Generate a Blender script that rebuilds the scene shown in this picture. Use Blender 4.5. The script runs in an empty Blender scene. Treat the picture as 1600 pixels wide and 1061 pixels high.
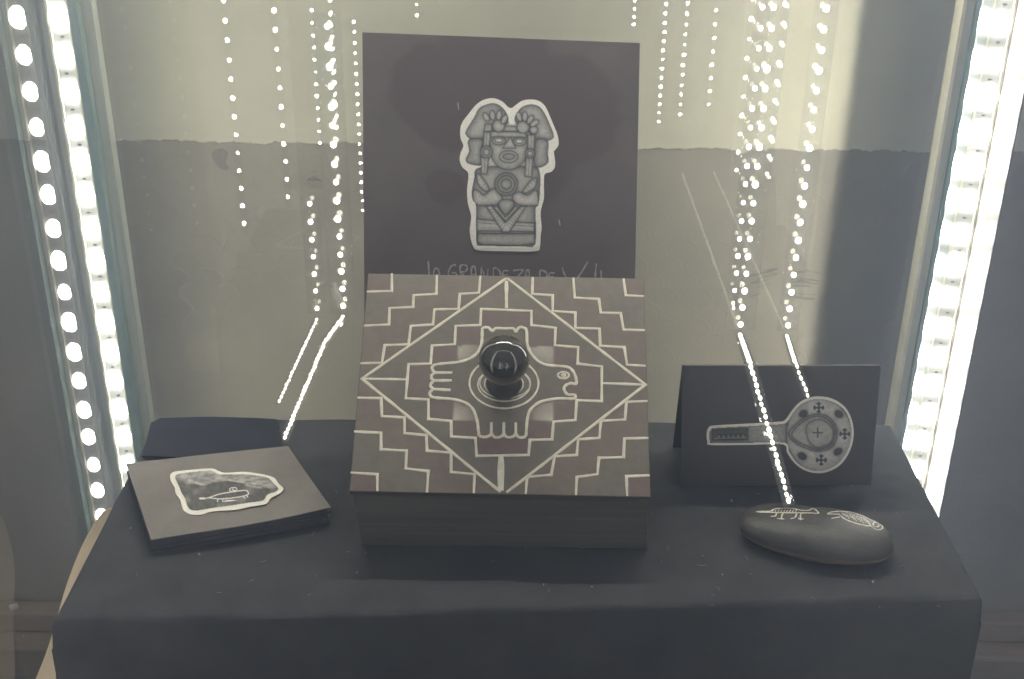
import bpy, math, random
import numpy as np
from mathutils import Vector, Matrix

random.seed(7)
rng = np.random.default_rng(7)
S = bpy.context.scene
C = S.collection

# ------------------------------------------------------------------ camera
F_PX, CX, CY = 1931.0, 800.0, 530.5
TILT, ROLL, CAM_H = math.radians(26.8), math.radians(0.6), 0.62
base = Matrix(((1, 0, 0), (0, math.sin(TILT), -math.cos(TILT)), (0, math.cos(TILT), math.sin(TILT))))
CAM_R = base @ Matrix.Rotation(ROLL, 3, 'Z')
cam_data = bpy.data.cameras.new('camera')
cam_data.sensor_width = 36.0
cam_data.lens = F_PX / 1600.0 * 36.0
cam_data.clip_start, cam_data.clip_end = 0.02, 60.0
cam = bpy.data.objects.new('camera', cam_data)
C.objects.link(cam)
cam.matrix_world = Matrix.Translation((0, 0, CAM_H)) @ CAM_R.to_4x4()
S.camera = cam

# ------------------------------------------------------------------ world and exposure
world = bpy.data.worlds.new('World')
S.world = world
world.use_nodes = True
wbg = world.node_tree.nodes['Background']
wbg.inputs['Color'].default_value = (0.66, 0.64, 0.66, 1)      # dim room light
wbg.inputs['Strength'].default_value = 0.33
S.view_settings.view_transform = 'Standard'
S.view_settings.look = 'None'
S.view_settings.gamma = 1.0
S.view_settings.exposure = 0.52
S.cycles.use_light_tree = False
S.cycles.max_bounces = 4
S.cycles.diffuse_bounces = 2
S.cycles.glossy_bounces = 3
S.cycles.volume_bounces = 0
S.cycles.transparent_max_bounces = 8
S.cycles.use_adaptive_sampling = True
S.cycles.adaptive_threshold = 0.015
S.cycles.sample_clamp_indirect = 3.0
S.cycles.use_denoising = True
LED_BACK, LED_FRONT, LED_TOP, LED_FAR, LED_WASH = 36.0, 38.0, 900.0, 70.0, 225.0
HAZE = 0.12
LED_TINT = (1.0, 0.95, 0.80)


# ------------------------------------------------------------------ geometry helpers
def ray(px, py):
    return CAM_R @ Vector(((px - CX) / F_PX, -(py - CY) / F_PX, -1.0))


EYE = Vector((0, 0, CAM_H))


def hit(px, py, p, n):
    """where the line of sight through a point of the photograph meets a real plane"""
    d = ray(px, py)
    p, n = Vector(p), Vector(n)
    return EYE + d * ((p - EYE).dot(n) / d.dot(n))


def link(name, me, mat=None, parent=None, smooth=False):
    o = bpy.data.objects.new(name, me)
    C.objects.link(o)
    if mat is not None and not me.materials:
        me.materials.append(mat)
    if parent is not None:
        o.parent = parent
    if smooth:
        me.polygons.foreach_set('use_smooth', [True] * len(me.polygons))
    return o


def mesh(verts, faces, name='m'):
    me = bpy.data.meshes.new(name)
    me.from_pydata([tuple(v) for v in verts], [], faces)
    me.update()
    return me


def empty(name, loc=(0, 0, 0)):
    o = bpy.data.objects.new(name, None)
    o.empty_display_size = 0.02
    C.objects.link(o)
    o.location = loc
    return o


def tag(o, label=None, cat=None, group=None, kind=None):
    if label: o['label'] = label
    if cat: o['category'] = cat
    if group: o['group'] = group
    if kind: o['kind'] = kind
    return o


def box_data(x0, x1, y0, y1, z0, z1):
    v = [(x0, y0, z0), (x1, y0, z0), (x1, y1, z0), (x0, y1, z0), (x0, y0, z1), (x1, y0, z1), (x1, y1, z1), (x0, y1, z1)]
    f = [(0, 3, 2, 1), (4, 5, 6, 7), (0, 1, 5, 4), (1, 2, 6, 5), (2, 3, 7, 6), (3, 0, 4, 7)]
    return v, f


def bevel(o, w, seg=2):
    m = o.modifiers.new('bevel', 'BEVEL')
    m.width, m.segments = w, seg
    m.limit_method = 'ANGLE'
    return o


def box(name, x0, x1, y0, y1, z0, z1, mat, parent=None, bev=0.0):
    o = link(name, mesh(*box_data(x0, x1, y0, y1, z0, z1)), mat, parent)
    if bev: bevel(o, bev)
    return o


def prism(pts, n, th):
    """closed slab: outline pts (front), pushed back along -n by th"""
    n = Vector(n).normalized()
    k = len(pts)
    v = [Vector(p) for p in pts] + [Vector(p) - n * th for p in pts]
    f = [tuple(range(k)), tuple(range(2 * k - 1, k - 1, -1))]
    f += [((i + 1) % k, i, k + i, k + (i + 1) % k) for i in range(k)]
    return v, f


def smooth_closed(pts, sub=4):
    """Catmull-Rom through a closed outline"""
    out, k = [], len(pts)
    P = [np.array(p, float) for p in pts]
    for i in range(k):
        a, b, c, d = P[i - 1], P[i], P[(i + 1) % k], P[(i + 2) % k]
        for s in range(sub):
            t = s / sub
            out.append(0.5 * (2 * b + (c - a) * t + (2 * a - 5 * b + 4 * c - d) * t * t + (3 * b - a - 3 * c + d) * t ** 3))
    return [tuple(p) for p in out]


def smooth_open(pts, sub=5):
    P = [np.array(p, float) for p in pts]
    P = [2 * P[0] - P[1]] + P + [2 * P[-1] - P[-2]]
    out = []
    for i in range(1, len(P) - 2):
        a, b, c, d = P[i - 1], P[i], P[i + 1], P[i + 2]
        for s in range(sub):
            t = s / sub
            out.append(0.5 * (2 * b + (c - a) * t + (2 * a - 5 * b + 4 * c - d) * t * t + (3 * b - a - 3 * c + d) * t ** 3))
    out.append(P[-2])
    return [tuple(p) for p in out]


def ribbon(pts3, normals, w, lift, jitter=0.12, closed=False):
    """raised hand-painted stroke following points on a surface (low, slightly domed cross-section)"""
    P = [Vector(p) for p in pts3]
    # thin out duplicates, split long spans so that the brush width can wander
    Q, N = [], []
    m = len(P)
    rngi = range(m if closed else m - 1)
    for i in rngi:
        a, b = P[i], P[(i + 1) % m]
        na, nb = normals[i], normals[(i + 1) % m]
        L = (b - a).length
        k = max(1, int(L / 0.006))
        for s in range(k):
            Q.append(a.lerp(b, s / k)); N.append((Vector(na).lerp(Vector(nb), s / k)).normalized())
    if not closed:
        Q.append(P[-1]); N.append(Vector(normals[-1]))
    V, Fc = [], []
    k = len(Q)
    ph = random.random() * 9
    for i in range(k):
        if closed:
            d0, d1 = (Q[i] - Q[i - 1]), (Q[(i + 1) % k] - Q[i])
        else:
            d0 = Q[i] - Q[i - 1] if i else Q[1] - Q[0]
            d1 = Q[i + 1] - Q[i] if i < k - 1 else d0
        d0 = d0.normalized(); d1 = d1.normalized()
        t = (d0 + d1)
        if t.length < 1e-5: t = d1
        t.normalize()
        side = t.cross(N[i]).normalized()
        c = max(0.6, abs(side.dot(d1.cross(N[i]).normalized())))
        ww = 0.5 * w / c * (1 + jitter * math.sin(i * 1.7 + ph) + jitter * random.uniform(-1, 1))
        if not closed and (i == 0 or i == k - 1): ww *= 0.8
        for o_, h_ in ((-1, 0.15), (-.6, .9), (.6, .9), (1, .15)):
            V.append(Q[i] + side * ww * o_ + N[i] * lift * h_)
    for i in range(k if closed else k - 1):
        a, b = 4 * i, 4 * ((i + 1) % k)
        for j in range(3):
            Fc.append((a + j, a + j + 1, b + j + 1, b + j))
    return V, Fc


def join(parts):
    V, Fc = [], []
    for v, f in parts:
        o = len(V)
        V += list(v)
        Fc += [tuple(i + o for i in q) for q in f]
    return V, Fc


# ------------------------------------------------------------------ materials
def new_mat(name):
    m = bpy.data.materials.new(name)
    m.use_nodes = True
    nt = m.node_tree
    return m, nt, nt.nodes['Principled BSDF']


def node(nt, kind, **kw):
    n = nt.nodes.new(kind)
    for k, v in kw.items():
        setattr(n, k, v)
    return n


def ramp(nt, fac, stops):
    r = node(nt, 'ShaderNodeValToRGB')
    els = r.color_ramp.elements
    while len(els) < len(stops): els.new(0.5)
    for e, (p, c) in zip(els, stops):
        e.position, e.color = p, (*c, 1)
    nt.links.new(fac, r.inputs['Fac'])
    return r.outputs['Color']


def mottled(name, c0, c1, scale=20.0, rough=0.7, bump=0.1, bump_scale=400.0, detail=6.0, stretch=(1, 1, 1), spec=0.5, bdist=0.001):
    """surface whose colour wanders between c0 and c1, with fine relief"""
    m, nt, b = new_mat(name)
    tc = node(nt, 'ShaderNodeTexCoord')
    mp = node(nt, 'ShaderNodeMapping')
    mp.inputs['Scale'].default_value = stretch
    nt.links.new(tc.outputs['Object'], mp.inputs['Vector'])
    n1 = node(nt, 'ShaderNodeTexNoise')
    n1.inputs['Scale'].default_value, n1.inputs['Detail'].default_value, n1.inputs['Roughness'].default_value = scale, detail, 0.6
    nt.links.new(mp.outputs['Vector'], n1.inputs['Vector'])
    col = ramp(nt, n1.outputs['Fac'], [(0.3, c0), (0.7, c1)])
    nt.links.new(col, b.inputs['Base Color'])
    b.inputs['Roughness'].default_value = rough
    b.inputs['Specular IOR Level'].default_value = spec
    if bump:
        n2 = node(nt, 'ShaderNodeTexNoise')
        n2.inputs['Scale'].default_value, n2.inputs['Detail'].default_value = bump_scale, 3.0
        nt.links.new(mp.outputs['Vector'], n2.inputs['Vector'])
        bp = node(nt, 'ShaderNodeBump')
        bp.inputs['Strength'].default_value, bp.inputs['Distance'].default_value = bump, bdist
        nt.links.new(n2.outputs['Fac'], bp.inputs['Height'])
        nt.links.new(bp.outputs['Normal'], b.inputs['Normal'])
    return m


def attr_mat(name, rough=0.75, noise=0.12, scale=500.0, bump=0.15):
    """reads the drawn or painted colour stored on the mesh, with a little paper or brush grain"""
    m, nt, b = new_mat(name)
    at = node(nt, 'ShaderNodeAttribute', attribute_name='print')
    tc = node(nt, 'ShaderNodeTexCoord')
    n1 = node(nt, 'ShaderNodeTexNoise')
    n1.inputs['Scale'].default_value, n1.inputs['Detail'].default_value = scale, 4.0
    nt.links.new(tc.outputs['Object'], n1.inputs['Vector'])
    col = ramp(nt, n1.outputs['Fac'], [(0.25, (1 - noise,) * 3), (0.75, (1 + noise,) * 3)])
    mx = node(nt, 'ShaderNodeMix', data_type='RGBA', blend_type='MULTIPLY')
    mx.inputs['Factor'].default_value = 1.0
    nt.links.new(at.outputs['Color'], mx.inputs['A'])
    nt.links.new(col, mx.inputs['B'])
    nt.links.new(mx.outputs['Result'], b.inputs['Base Color'])
    b.inputs['Roughness'].default_value = rough
    bp = node(nt, 'ShaderNodeBump')
    bp.inputs['Strength'].default_value, bp.inputs['Distance'].default_value = bump, 0.0005
    nt.links.new(n1.outputs['Fac'], bp.inputs['Height'])
    nt.links.new(bp.outputs['Normal'], b.inputs['Normal'])
    return m


def emit_mat(name, strength, color=LED_TINT, sampling='FRONT'):
    m = bpy.data.materials.new(name)
    m.cycles.emission_sampling = sampling
    m.use_nodes = True
    nt = m.node_tree
    nt.nodes.clear()
    e = node(nt, 'ShaderNodeEmission')
    e.inputs['Color'].default_value = (*color, 1)
    e.inputs['Strength'].default_value = strength
    o = node(nt, 'ShaderNodeOutputMaterial')
    nt.links.new(e.outputs[0], o.inputs['Surface'])
    return m


def glass_mat(name, tint=(0.965, 0.985, 0.97), ior=1.5, dust=0.0):
    """thin pane: clear, with the two-sided reflection a real sheet has"""
    m = bpy.data.materials.new(name)
    m.use_nodes = True
    nt = m.node_tree
    nt.nodes.clear()
    tr = node(nt, 'ShaderNodeBsdfTransparent')
    tr.inputs['Color'].default_value = (*tint, 1)
    gl = node(nt, 'ShaderNodeBsdfGlossy')
    gl.inputs['Roughness'].default_value = 0.0
    fr = node(nt, 'ShaderNodeFresnel')
    fr.inputs['IOR'].default_value = ior
    mul = node(nt, 'ShaderNodeMath', operation='MULTIPLY', use_clamp=True)
    mul.inputs[1].default_value = 1.7
    nt.links.new(fr.outputs[0], mul.inputs[0])
    mx = node(nt, 'ShaderNodeMixShader')
    nt.links.new(mul.outputs[0], mx.inputs[0])
    nt.links.new(tr.outputs[0], mx.inputs[1])
    nt.links.new(gl.outputs[0], mx.inputs[2])
    last = mx.outputs[0]
    if dust:
        tc = node(nt, 'ShaderNodeTexCoord')
        ns = node(nt, 'ShaderNodeTexNoise')
        ns.inputs['Scale'].default_value, ns.inputs['Detail'].default_value = 9.0, 8.0
        nt.links.new(tc.outputs['Object'], ns.inputs['Vector'])
        mr = node(nt, 'ShaderNodeMapRange')
        mr.inputs['From Min'].default_value, mr.inputs['From Max'].default_value = 0.35, 0.8
        mr.inputs['To Min'].default_value, mr.inputs['To Max'].default_value = dust * .4, dust
        nt.links.new(ns.outputs['Fac'], mr.inputs['Value'])
        df = node(nt, 'ShaderNodeBsdfDiffuse')
        df.inputs['Color'].default_value = (.75, .77, .75, 1)
        m2 = node(nt, 'ShaderNodeMixShader')
        nt.links.new(mr.outputs[0], m2.inputs[0])
        nt.links.new(last, m2.inputs[1])
        nt.links.new(df.outputs[0], m2.inputs[2])
        last = m2.outputs[0]
    o = node(nt, 'ShaderNodeOutputMaterial')
    nt.links.new(last, o.inputs['Surface'])
    return m


M = {}
M['cloth'] = mottled('black_felt', (0.043, 0.044, 0.048), (0.064, 0.065, 0.069), 24, 0.95, 0.8, 1100, detail=12.0, spec=0.12)
M['card_black'] = mottled('dark_card', (0.046, 0.042, 0.042), (0.068, 0.062, 0.060), 9, 0.6, 0.12, 600, spec=0.35)
M['card_edge'] = mottled('card_edge', (0.12, 0.115, 0.11), (0.18, 0.17, 0.16), 60, 0.8, 0.2, 900)
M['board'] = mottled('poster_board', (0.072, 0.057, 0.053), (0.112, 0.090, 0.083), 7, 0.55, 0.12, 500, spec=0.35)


def paint_reflection(m):
    """dark reflection of the viewer painted as reddish blotches into the board colour"""
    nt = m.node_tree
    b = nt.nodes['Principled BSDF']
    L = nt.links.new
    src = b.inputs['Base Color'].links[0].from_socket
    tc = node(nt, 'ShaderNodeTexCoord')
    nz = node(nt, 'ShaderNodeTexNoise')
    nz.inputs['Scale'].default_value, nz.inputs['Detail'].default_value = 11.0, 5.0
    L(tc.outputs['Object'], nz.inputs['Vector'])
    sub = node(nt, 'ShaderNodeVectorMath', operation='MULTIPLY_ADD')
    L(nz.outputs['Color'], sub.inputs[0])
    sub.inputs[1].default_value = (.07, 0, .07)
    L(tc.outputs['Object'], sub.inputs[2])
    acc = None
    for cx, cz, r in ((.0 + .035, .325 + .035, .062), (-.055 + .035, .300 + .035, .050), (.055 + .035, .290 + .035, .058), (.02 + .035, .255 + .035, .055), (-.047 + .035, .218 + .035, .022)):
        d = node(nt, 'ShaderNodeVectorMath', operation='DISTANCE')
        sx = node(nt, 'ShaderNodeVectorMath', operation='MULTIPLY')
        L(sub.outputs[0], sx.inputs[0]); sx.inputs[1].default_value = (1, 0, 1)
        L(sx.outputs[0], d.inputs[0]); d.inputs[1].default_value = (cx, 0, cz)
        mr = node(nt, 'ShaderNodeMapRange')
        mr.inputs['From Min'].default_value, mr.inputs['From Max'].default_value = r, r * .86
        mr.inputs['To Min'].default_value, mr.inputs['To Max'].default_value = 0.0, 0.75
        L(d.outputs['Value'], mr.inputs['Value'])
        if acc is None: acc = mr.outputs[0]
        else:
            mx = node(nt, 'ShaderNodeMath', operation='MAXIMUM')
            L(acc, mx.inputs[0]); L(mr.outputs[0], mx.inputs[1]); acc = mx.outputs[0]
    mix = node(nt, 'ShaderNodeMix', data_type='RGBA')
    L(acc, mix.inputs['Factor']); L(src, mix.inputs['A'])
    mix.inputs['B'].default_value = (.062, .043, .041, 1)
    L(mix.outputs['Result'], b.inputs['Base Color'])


paint_reflection(M['board'])  # dark blotches are the viewer's reflection, put into the colour
M['kraft'] = mottled('grey_cover', (0.155, 0.141, 0.126), (0.205, 0.188, 0.168), 22, 0.8, 0.25, 700, spec=0.3)
M['page'] = mottled('dark_pages', (0.035, 0.036, 0.042), (0.06, 0.06, 0.068), 40, 0.8, 0.2, 700)
M['paper'] = mottled('cut_paper', (0.72, 0.69, 0.60), (0.80, 0.77, 0.68), 60, 0.75, 0.2, 800, spec=0.3)
M['line'] = mottled('cream_paint', (0.50, 0.475, 0.38), (0.66, 0.63, 0.52), 160, 0.6, 0.3, 900, spec=0.3)
M['chalk'] = mottled('chalk_pencil', (0.22, 0.21, 0.195), (0.36, 0.345, 0.32), 300, 0.9, 0.0)
M['wood'] = mottled('dark_wood', (0.044, 0.040, 0.033), (0.098, 0.090, 0.076), 34, 0.5, 0.4, 90, stretch=(0.10, 3.0, 6.0), spec=0.35)
M['print'] = attr_mat('pencil_drawing')
M['lidpaint'] = attr_mat('lid_paint', 0.55, 0.16, 130.0, 0.25)
M['alu'] = mottled('brushed_aluminium', (0.62, 0.60, 0.56), (0.74, 0.72, 0.68), 30, 0.38, 0.05, 300, stretch=(8, 8, .3))
M['alu'].node_tree.nodes['Principled BSDF'].inputs['Metallic'].default_value = 0.35
M['flange'] = mottled('satin_angle', (0.13, 0.118, 0.108), (0.19, 0.172, 0.157), 14, 0.45, 0.05, 300, stretch=(3, 3, 1.2))
M['tape'] = mottled('led_and_reflection_tape', (0.20, 0.20, 0.185), (0.27, 0.27, 0.25), 50, 0.5, 0.0)
M['sleeve'] = mottled('silicone_edge', (0.62, 0.60, 0.44), (0.74, 0.71, 0.55), 40, 0.25, 0.0)
M['edge_glass'] = mottled('pane_edge', (0.16, 0.25, 0.22), (0.34, 0.42, 0.37), 9, 0.15, 0.0, stretch=(6, 6, .6), spec=0.9)
M['pale_edge'] = mottled('pale_pane_edge', (0.40, 0.43, 0.36), (0.58, 0.60, 0.50), 9, 0.2, 0.0, stretch=(6, 6, .5), spec=0.9)
M['resistor'] = mottled('led_resistor', (0.03, 0.03, 0.03), (0.06, 0.06, 0.05), 50, 0.4, 0.0)
M['glass'] = glass_mat('clear_pane')
M['side_glass'] = glass_mat('dusty_side_pane', dust=0.05)
M['wall_up'] = mottled('pale_plaster', (0.48, 0.475, 0.41), (0.57, 0.56, 0.485), 5, 0.85, 0.5, 60, detail=10.0, bdist=.002)
M['beige'] = mottled('beige_sheet', (0.58, 0.47, 0.33), (0.70, 0.59, 0.43), 14, 0.8, 0.2, 200)
M['ledge'] = mottled('stone_ledge', (0.20, 0.155, 0.125), (0.33, 0.27, 0.225), 12, 0.7, 0.4, 90, stretch=(.5, 2, 2))
M['floor'] = mottled('dark_floor', (0.022, 0.028, 0.024), (0.05, 0.055, 0.05), 8, 0.5, 0.2, 60)
M['lint'] = mottled('lint', (0.16, 0.16, 0.16), (0.34, 0.34, 0.33), 90, 0.9, 0.0)
M['plug'] = mottled('white_scrap', (0.7, 0.7, 0.66), (0.8, 0.8, 0.76), 30, 0.6, 0.0)


def knob_mat():
    m, nt, b = new_mat('dark_lacquer')
    b.inputs['Base Color'].default_value = (0.028, 0.024, 0.015, 1)
    b.inputs['Roughness'].default_value = 0.06
    b.inputs['Specular IOR Level'].default_value = 0.6
    b.inputs['Coat Weight'].default_value = 0.6
    b.inputs['Coat Roughness'].default_value = 0.03
    return m


M['knob'] = knob_mat()
M['stem'] = mottled('dark_turned_wood', (0.020, 0.018, 0.013), (0.036, 0.032, 0.024), 60, 0.42, 0.1, 200, spec=0.3)


def wall_low_mat():
    """grey wall with faint overlapping fish-scale relief"""
    m, nt, b = new_mat('scaled_grey_wall')
    L = nt.links.new
    tc = node(nt, 'ShaderNodeTexCoord')
    n1 = node(nt, 'ShaderNodeTexNoise')
    n1.inputs['Scale'].default_value, n1.inputs['Detail'].default_value = 6.0, 8.0
    L(tc.outputs['Object'], n1.inputs['Vector'])
    L(ramp(nt, n1.outputs['Fac'], [(0.3, (0.235, 0.222, 0.200)), (0.7, (0.300, 0.284, 0.254))]), b.inputs['Base Color'])
    b.inputs['Roughness'].default_value = 0.7
    sx = node(nt, 'ShaderNodeSeparateXYZ')
    L(tc.outputs['Object'], sx.inputs[0])

    def mth(op, a, c=None):
        n = node(nt, 'ShaderNodeMath', operation=op)
        for i, v in enumerate((a, c)):
            if v is None: continue
            if isinstance(v, (int, float)): n.inputs[i].default_value = v
            else: L(v, n.inputs[i])
        return n.outputs[0]
    cell = 0.042
    rings = []
    for off in (0.0, 0.5):
        u = mth('SUBTRACT', mth('FRACT', mth('ADD', mth('DIVIDE', sx.outputs['X'], cell), off + 50)), 0.5)
        v = mth('SUBTRACT', mth('FRACT', mth('ADD', mth('DIVIDE', sx.outputs['Z'], cell), off + 50)), 0.25)
        d = mth('SQRT', mth('ADD', mth('MULTIPLY', u, u), mth('MULTIPLY', v, v)))
        r = mth('SUBTRACT', 1.0, mth('MULTIPLY', mth('ABSOLUTE', mth('SUBTRACT', d, 0.44)), 22))
        r = mth('MAXIMUM', r, 0.0)
        r = mth('MULTIPLY', r, mth('GREATER_THAN', v, 0.05))
        rings.append(r)
    ring = mth('MAXIMUM', rings[0], rings[1])
    n3 = node(nt, 'ShaderNodeTexNoise')
    n3.inputs['Scale'].default_value = 14.0
    L(tc.outputs['Object'], n3.inputs['Vector'])
    wear = mth('MULTIPLY', ring, mth('MULTIPLY', n3.outputs['Fac'], 1.2))
    n2 = node(nt, 'ShaderNodeTexNoise')
    n2.inputs['Scale'].default_value, n2.inputs['Detail'].default_value = 220.0, 4.0
    L(tc.outputs['Object'], n2.inputs['Vector'])
    hgt = mth('ADD', wear, mth('MULTIPLY', n2.outputs['Fac'], 0.25))
    bp = node(nt, 'ShaderNodeBump')
    bp.inputs['Strength'].default_value, bp.inputs['Distance'].default_value = 0.15, 0.002
    L(hgt, bp.inputs['Height'])
    L(bp.outputs['Normal'], b.inputs['Normal'])
    return m


M['wall_low'] = wall_low_mat()


def rock_mat():
    m, nt, b = new_mat('river_stone')
    L = nt.links.new
    tc = node(nt, 'ShaderNodeTexCoord')
    n1 = node(nt, 'ShaderNodeTexNoise')
    n1.inputs['Scale'].default_value, n1.inputs['Detail'].default_value = 45.0, 8.0
    L(tc.outputs['Object'], n1.inputs['Vector'])
    dark = ramp(nt, n1.outputs['Fac'], [(0.3, (0.022, 0.0215, 0.020)), (0.72, (0.050, 0.047, 0.042))])
    red = ramp(nt, n1.outputs['Fac'], [(0.3, (0.085, 0.062, 0.053)), (0.72, (0.15, 0.112, 0.097))])
    sx = node(nt, 'ShaderNodeSeparateXYZ')
    L(tc.outputs['Object'], sx.inputs[0])
    ns = node(nt, 'ShaderNodeTexNoise')
    ns.inputs['Scale'].default_value = 30.0
    L(tc.outputs['Object'], ns.inputs['Vector'])
    a = node(nt, 'ShaderNodeMath', operation='MULTIPLY_ADD')
    L(ns.outputs['Fac'], a.inputs[0]); a.inputs[1].default_value = 0.005
    L(sx.outputs['Z'], a.inputs[2])
    mr = node(nt, 'ShaderNodeMapRange')
    mr.inputs['From Min'].default_value, mr.inputs['From Max'].default_value = -0.0006, 0.0008
    mr.inputs['To Min'].default_value, mr.inputs['To Max'].default_value = 1.0, 0.0
    L(a.outputs[0], mr.inputs['Value'])
    mx = node(nt, 'ShaderNodeMix', data_type='RGBA')
    L(mr.outputs[0], mx.inputs['Factor']); L(dark, mx.inputs['A']); L(red, mx.inputs['B'])
    L(mx.outputs['Result'], b.inputs['Base Color'])
    b.inputs['Roughness'].default_value = 0.55
    n2 = node(nt, 'ShaderNodeTexNoise')
    n2.inputs['Scale'].default_value, n2.inputs['Detail'].default_value = 260.0, 5.0
    L(tc.outputs['Object'], n2.inputs['Vector'])
    bp = node(nt, 'ShaderNodeBump')
    bp.inputs['Strength'].default_value, bp.inputs['Distance'].default_value = 0.5, 0.001
    L(n2.outputs['Fac'], bp.inputs['Height'])
    L(bp.outputs['Normal'], b.inputs['Normal'])
    return m


M['rock'] = rock_mat()

# ================================================================== THE SETTING
WALL_Y = 1.40
EDGE_Z = 0.168


def ragged_wall():
    """pale upper coat, 3 mm proud of the grey wall, with a broken lower edge"""
    n = 2400
    xs = np.linspace(-3.0, 3.0, n)
    e = np.zeros(n)
    for k, a in ((3, .0018), (9, .0006), (31, .0005), (90, .0006), (240, .0006)):
        e += a * np.sin(xs * k + rng.uniform(0, 6)) * rng.uniform(.6, 1.2)
    e += rng.normal(0, .0006, n)
    for _ in range(60):
        e += rng.choice((-1, 1)) * rng.uniform(.0008, .0022) * np.exp(-((xs - rng.uniform(-1.2, 1.2)) / rng.uniform(.003, .010)) ** 2)
    v, f = [], []
    for x, d in zip(xs, e):
        z = EDGE_Z + d
        v += [(x, WALL_Y - .003, 2.4), (x, WALL_Y - .003, z + .0015), (x, WALL_Y - .0005, z)]
    for i in range(n - 1):
        a, b = 3 * i, 3 * i + 3
        f += [(a, a + 1, b + 1, b), (a + 1, a + 2, b + 2, b + 1)]
    return mesh(v, f)


tag(link('wall', mesh([(-3, WALL_Y, -1), (3, WALL_Y, -1), (3, WALL_Y, 2.4), (-3, WALL_Y, 2.4)], [(0, 1, 2, 3)]), M['wall_low']), kind='structure')
tag(link('wall_plaster', ragged_wall(), M['wall_up']), kind='structure')
tag(link('floor', mesh([(-4, -3, -.72), (4, -3, -.72), (4, 1.42, -.72), (-4, 1.42, -.72)], [(0, 1, 2, 3)]), M['floor']), kind='structure')
lg = empty('skirting_ledge'); tag(lg, kind='structure')
bevel(link('ledge_cap', mesh(*box_data(-2.5, 2.5, WALL_Y - .030, WALL_Y - .001, -.545, -.510)), M['ledge'], lg), .004)
bevel(link('ledge_base', mesh(*box_data(-2.5, 2.5, WALL_Y - .062, WALL_Y - .001, -.600, -.5455)), M['ledge'], lg), .005)


def scuff(px, py, w, h, seed, name='paint_scuff'):
    """smear of dark paint on the grey wall"""
    r = random.Random(seed)
    parts = []
    n = Vector((0, -1, 0))
    sl = r.uniform(-.25, .1)
    for k in range(9):
        y = py + r.gauss(0, .28) * h
        x0 = px - w / 2 + r.uniform(0, w * .35)
        x1 = x0 + w * r.uniform(.3, .65)
        pts = [hit(x0 + (x1 - x0) * t, y + r.uniform(-1.6, 1.6) + sl * (x1 - x0) * t, (0, WALL_Y - .0006, 0), n) for t in (0, .33, .66, 1)]
        parts.append(ribbon(pts, [n] * 4, r.uniform(.0005, .0026), .0003, .5))
    return join(parts)


M['scuff'] = mottled('dark_smear', (0.15, 0.146, 0.135), (0.20, 0.195, 0.18), 50, 0.7, 0.0)
wall_o = bpy.data.objects['wall']
for a in ((1200, 440, 60, 40, 1), (1262, 440, 60, 55, 2), (492, 282, 26, 28, 5)):
    link('paint_scuff', mesh(*scuff(*a)), M['scuff'], wall_o)
blot = smooth_closed([(331, 240), (345, 233), (356, 240), (352, 255), (358, 262), (350, 266), (338, 258)])
link('paint_blot', mesh(*prism([hit(x, y, (0, WALL_Y - .0012, 0), (0, 1, 0)) for x, y in blot], (0, -1, 0), .0008)), M['scuff'], wall_o)

# ================================================================== DISPLAY CASE
BACK_Y, FRONT_Y, SIDE_X = 1.19, 0.60, 0.449
case = empty('display_case', (0, 0.9, -.7))
tag(case, 'glass display case with lit LED strips on its aluminium corner posts', 'display case')
CM = Matrix.Translation((0, 0.9, -.7)).inverted()


def cpart(name, data, mat, parent=case, bev=0.0):
    v, f = data
    off = Vector((0, .9, -.7)) if parent is case else Vector((0, 0, 0))
    o = link(name, mesh([Vector(p) - off for p in v], f), mat, parent)
    if bev: bevel(o, bev)
    return o


def diode_mesh(rx, rz, depth, mat, n=10):
    """small lens: flat back, domed front towards -Y"""
    v, f = [], []
    for r, d in ((1.0, 0.0), (0.86, .55), (0.5, .9)):
        for i in range(n):
            a = 2 * math.pi * i / n
            v.append((rx * r * math.cos(a), -depth * d, rz * r * math.sin(a)))
    v.append((0, -depth, 0))
    for k in range(2):
        for i in range(n):
            f.append((k * n + i, k * n + (i + 1) % n, (k + 1) * n + (i + 1) % n, (k + 1) * n + i))
    for i in range(n):
        f.append((2 * n + i, 2 * n + (i + 1) % n, 3 * n))
    me = mesh(v, f)
    me.materials.append(mat)
    me.polygons.foreach_set('use_smooth', [True] * len(me.polygons))
    return me


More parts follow.
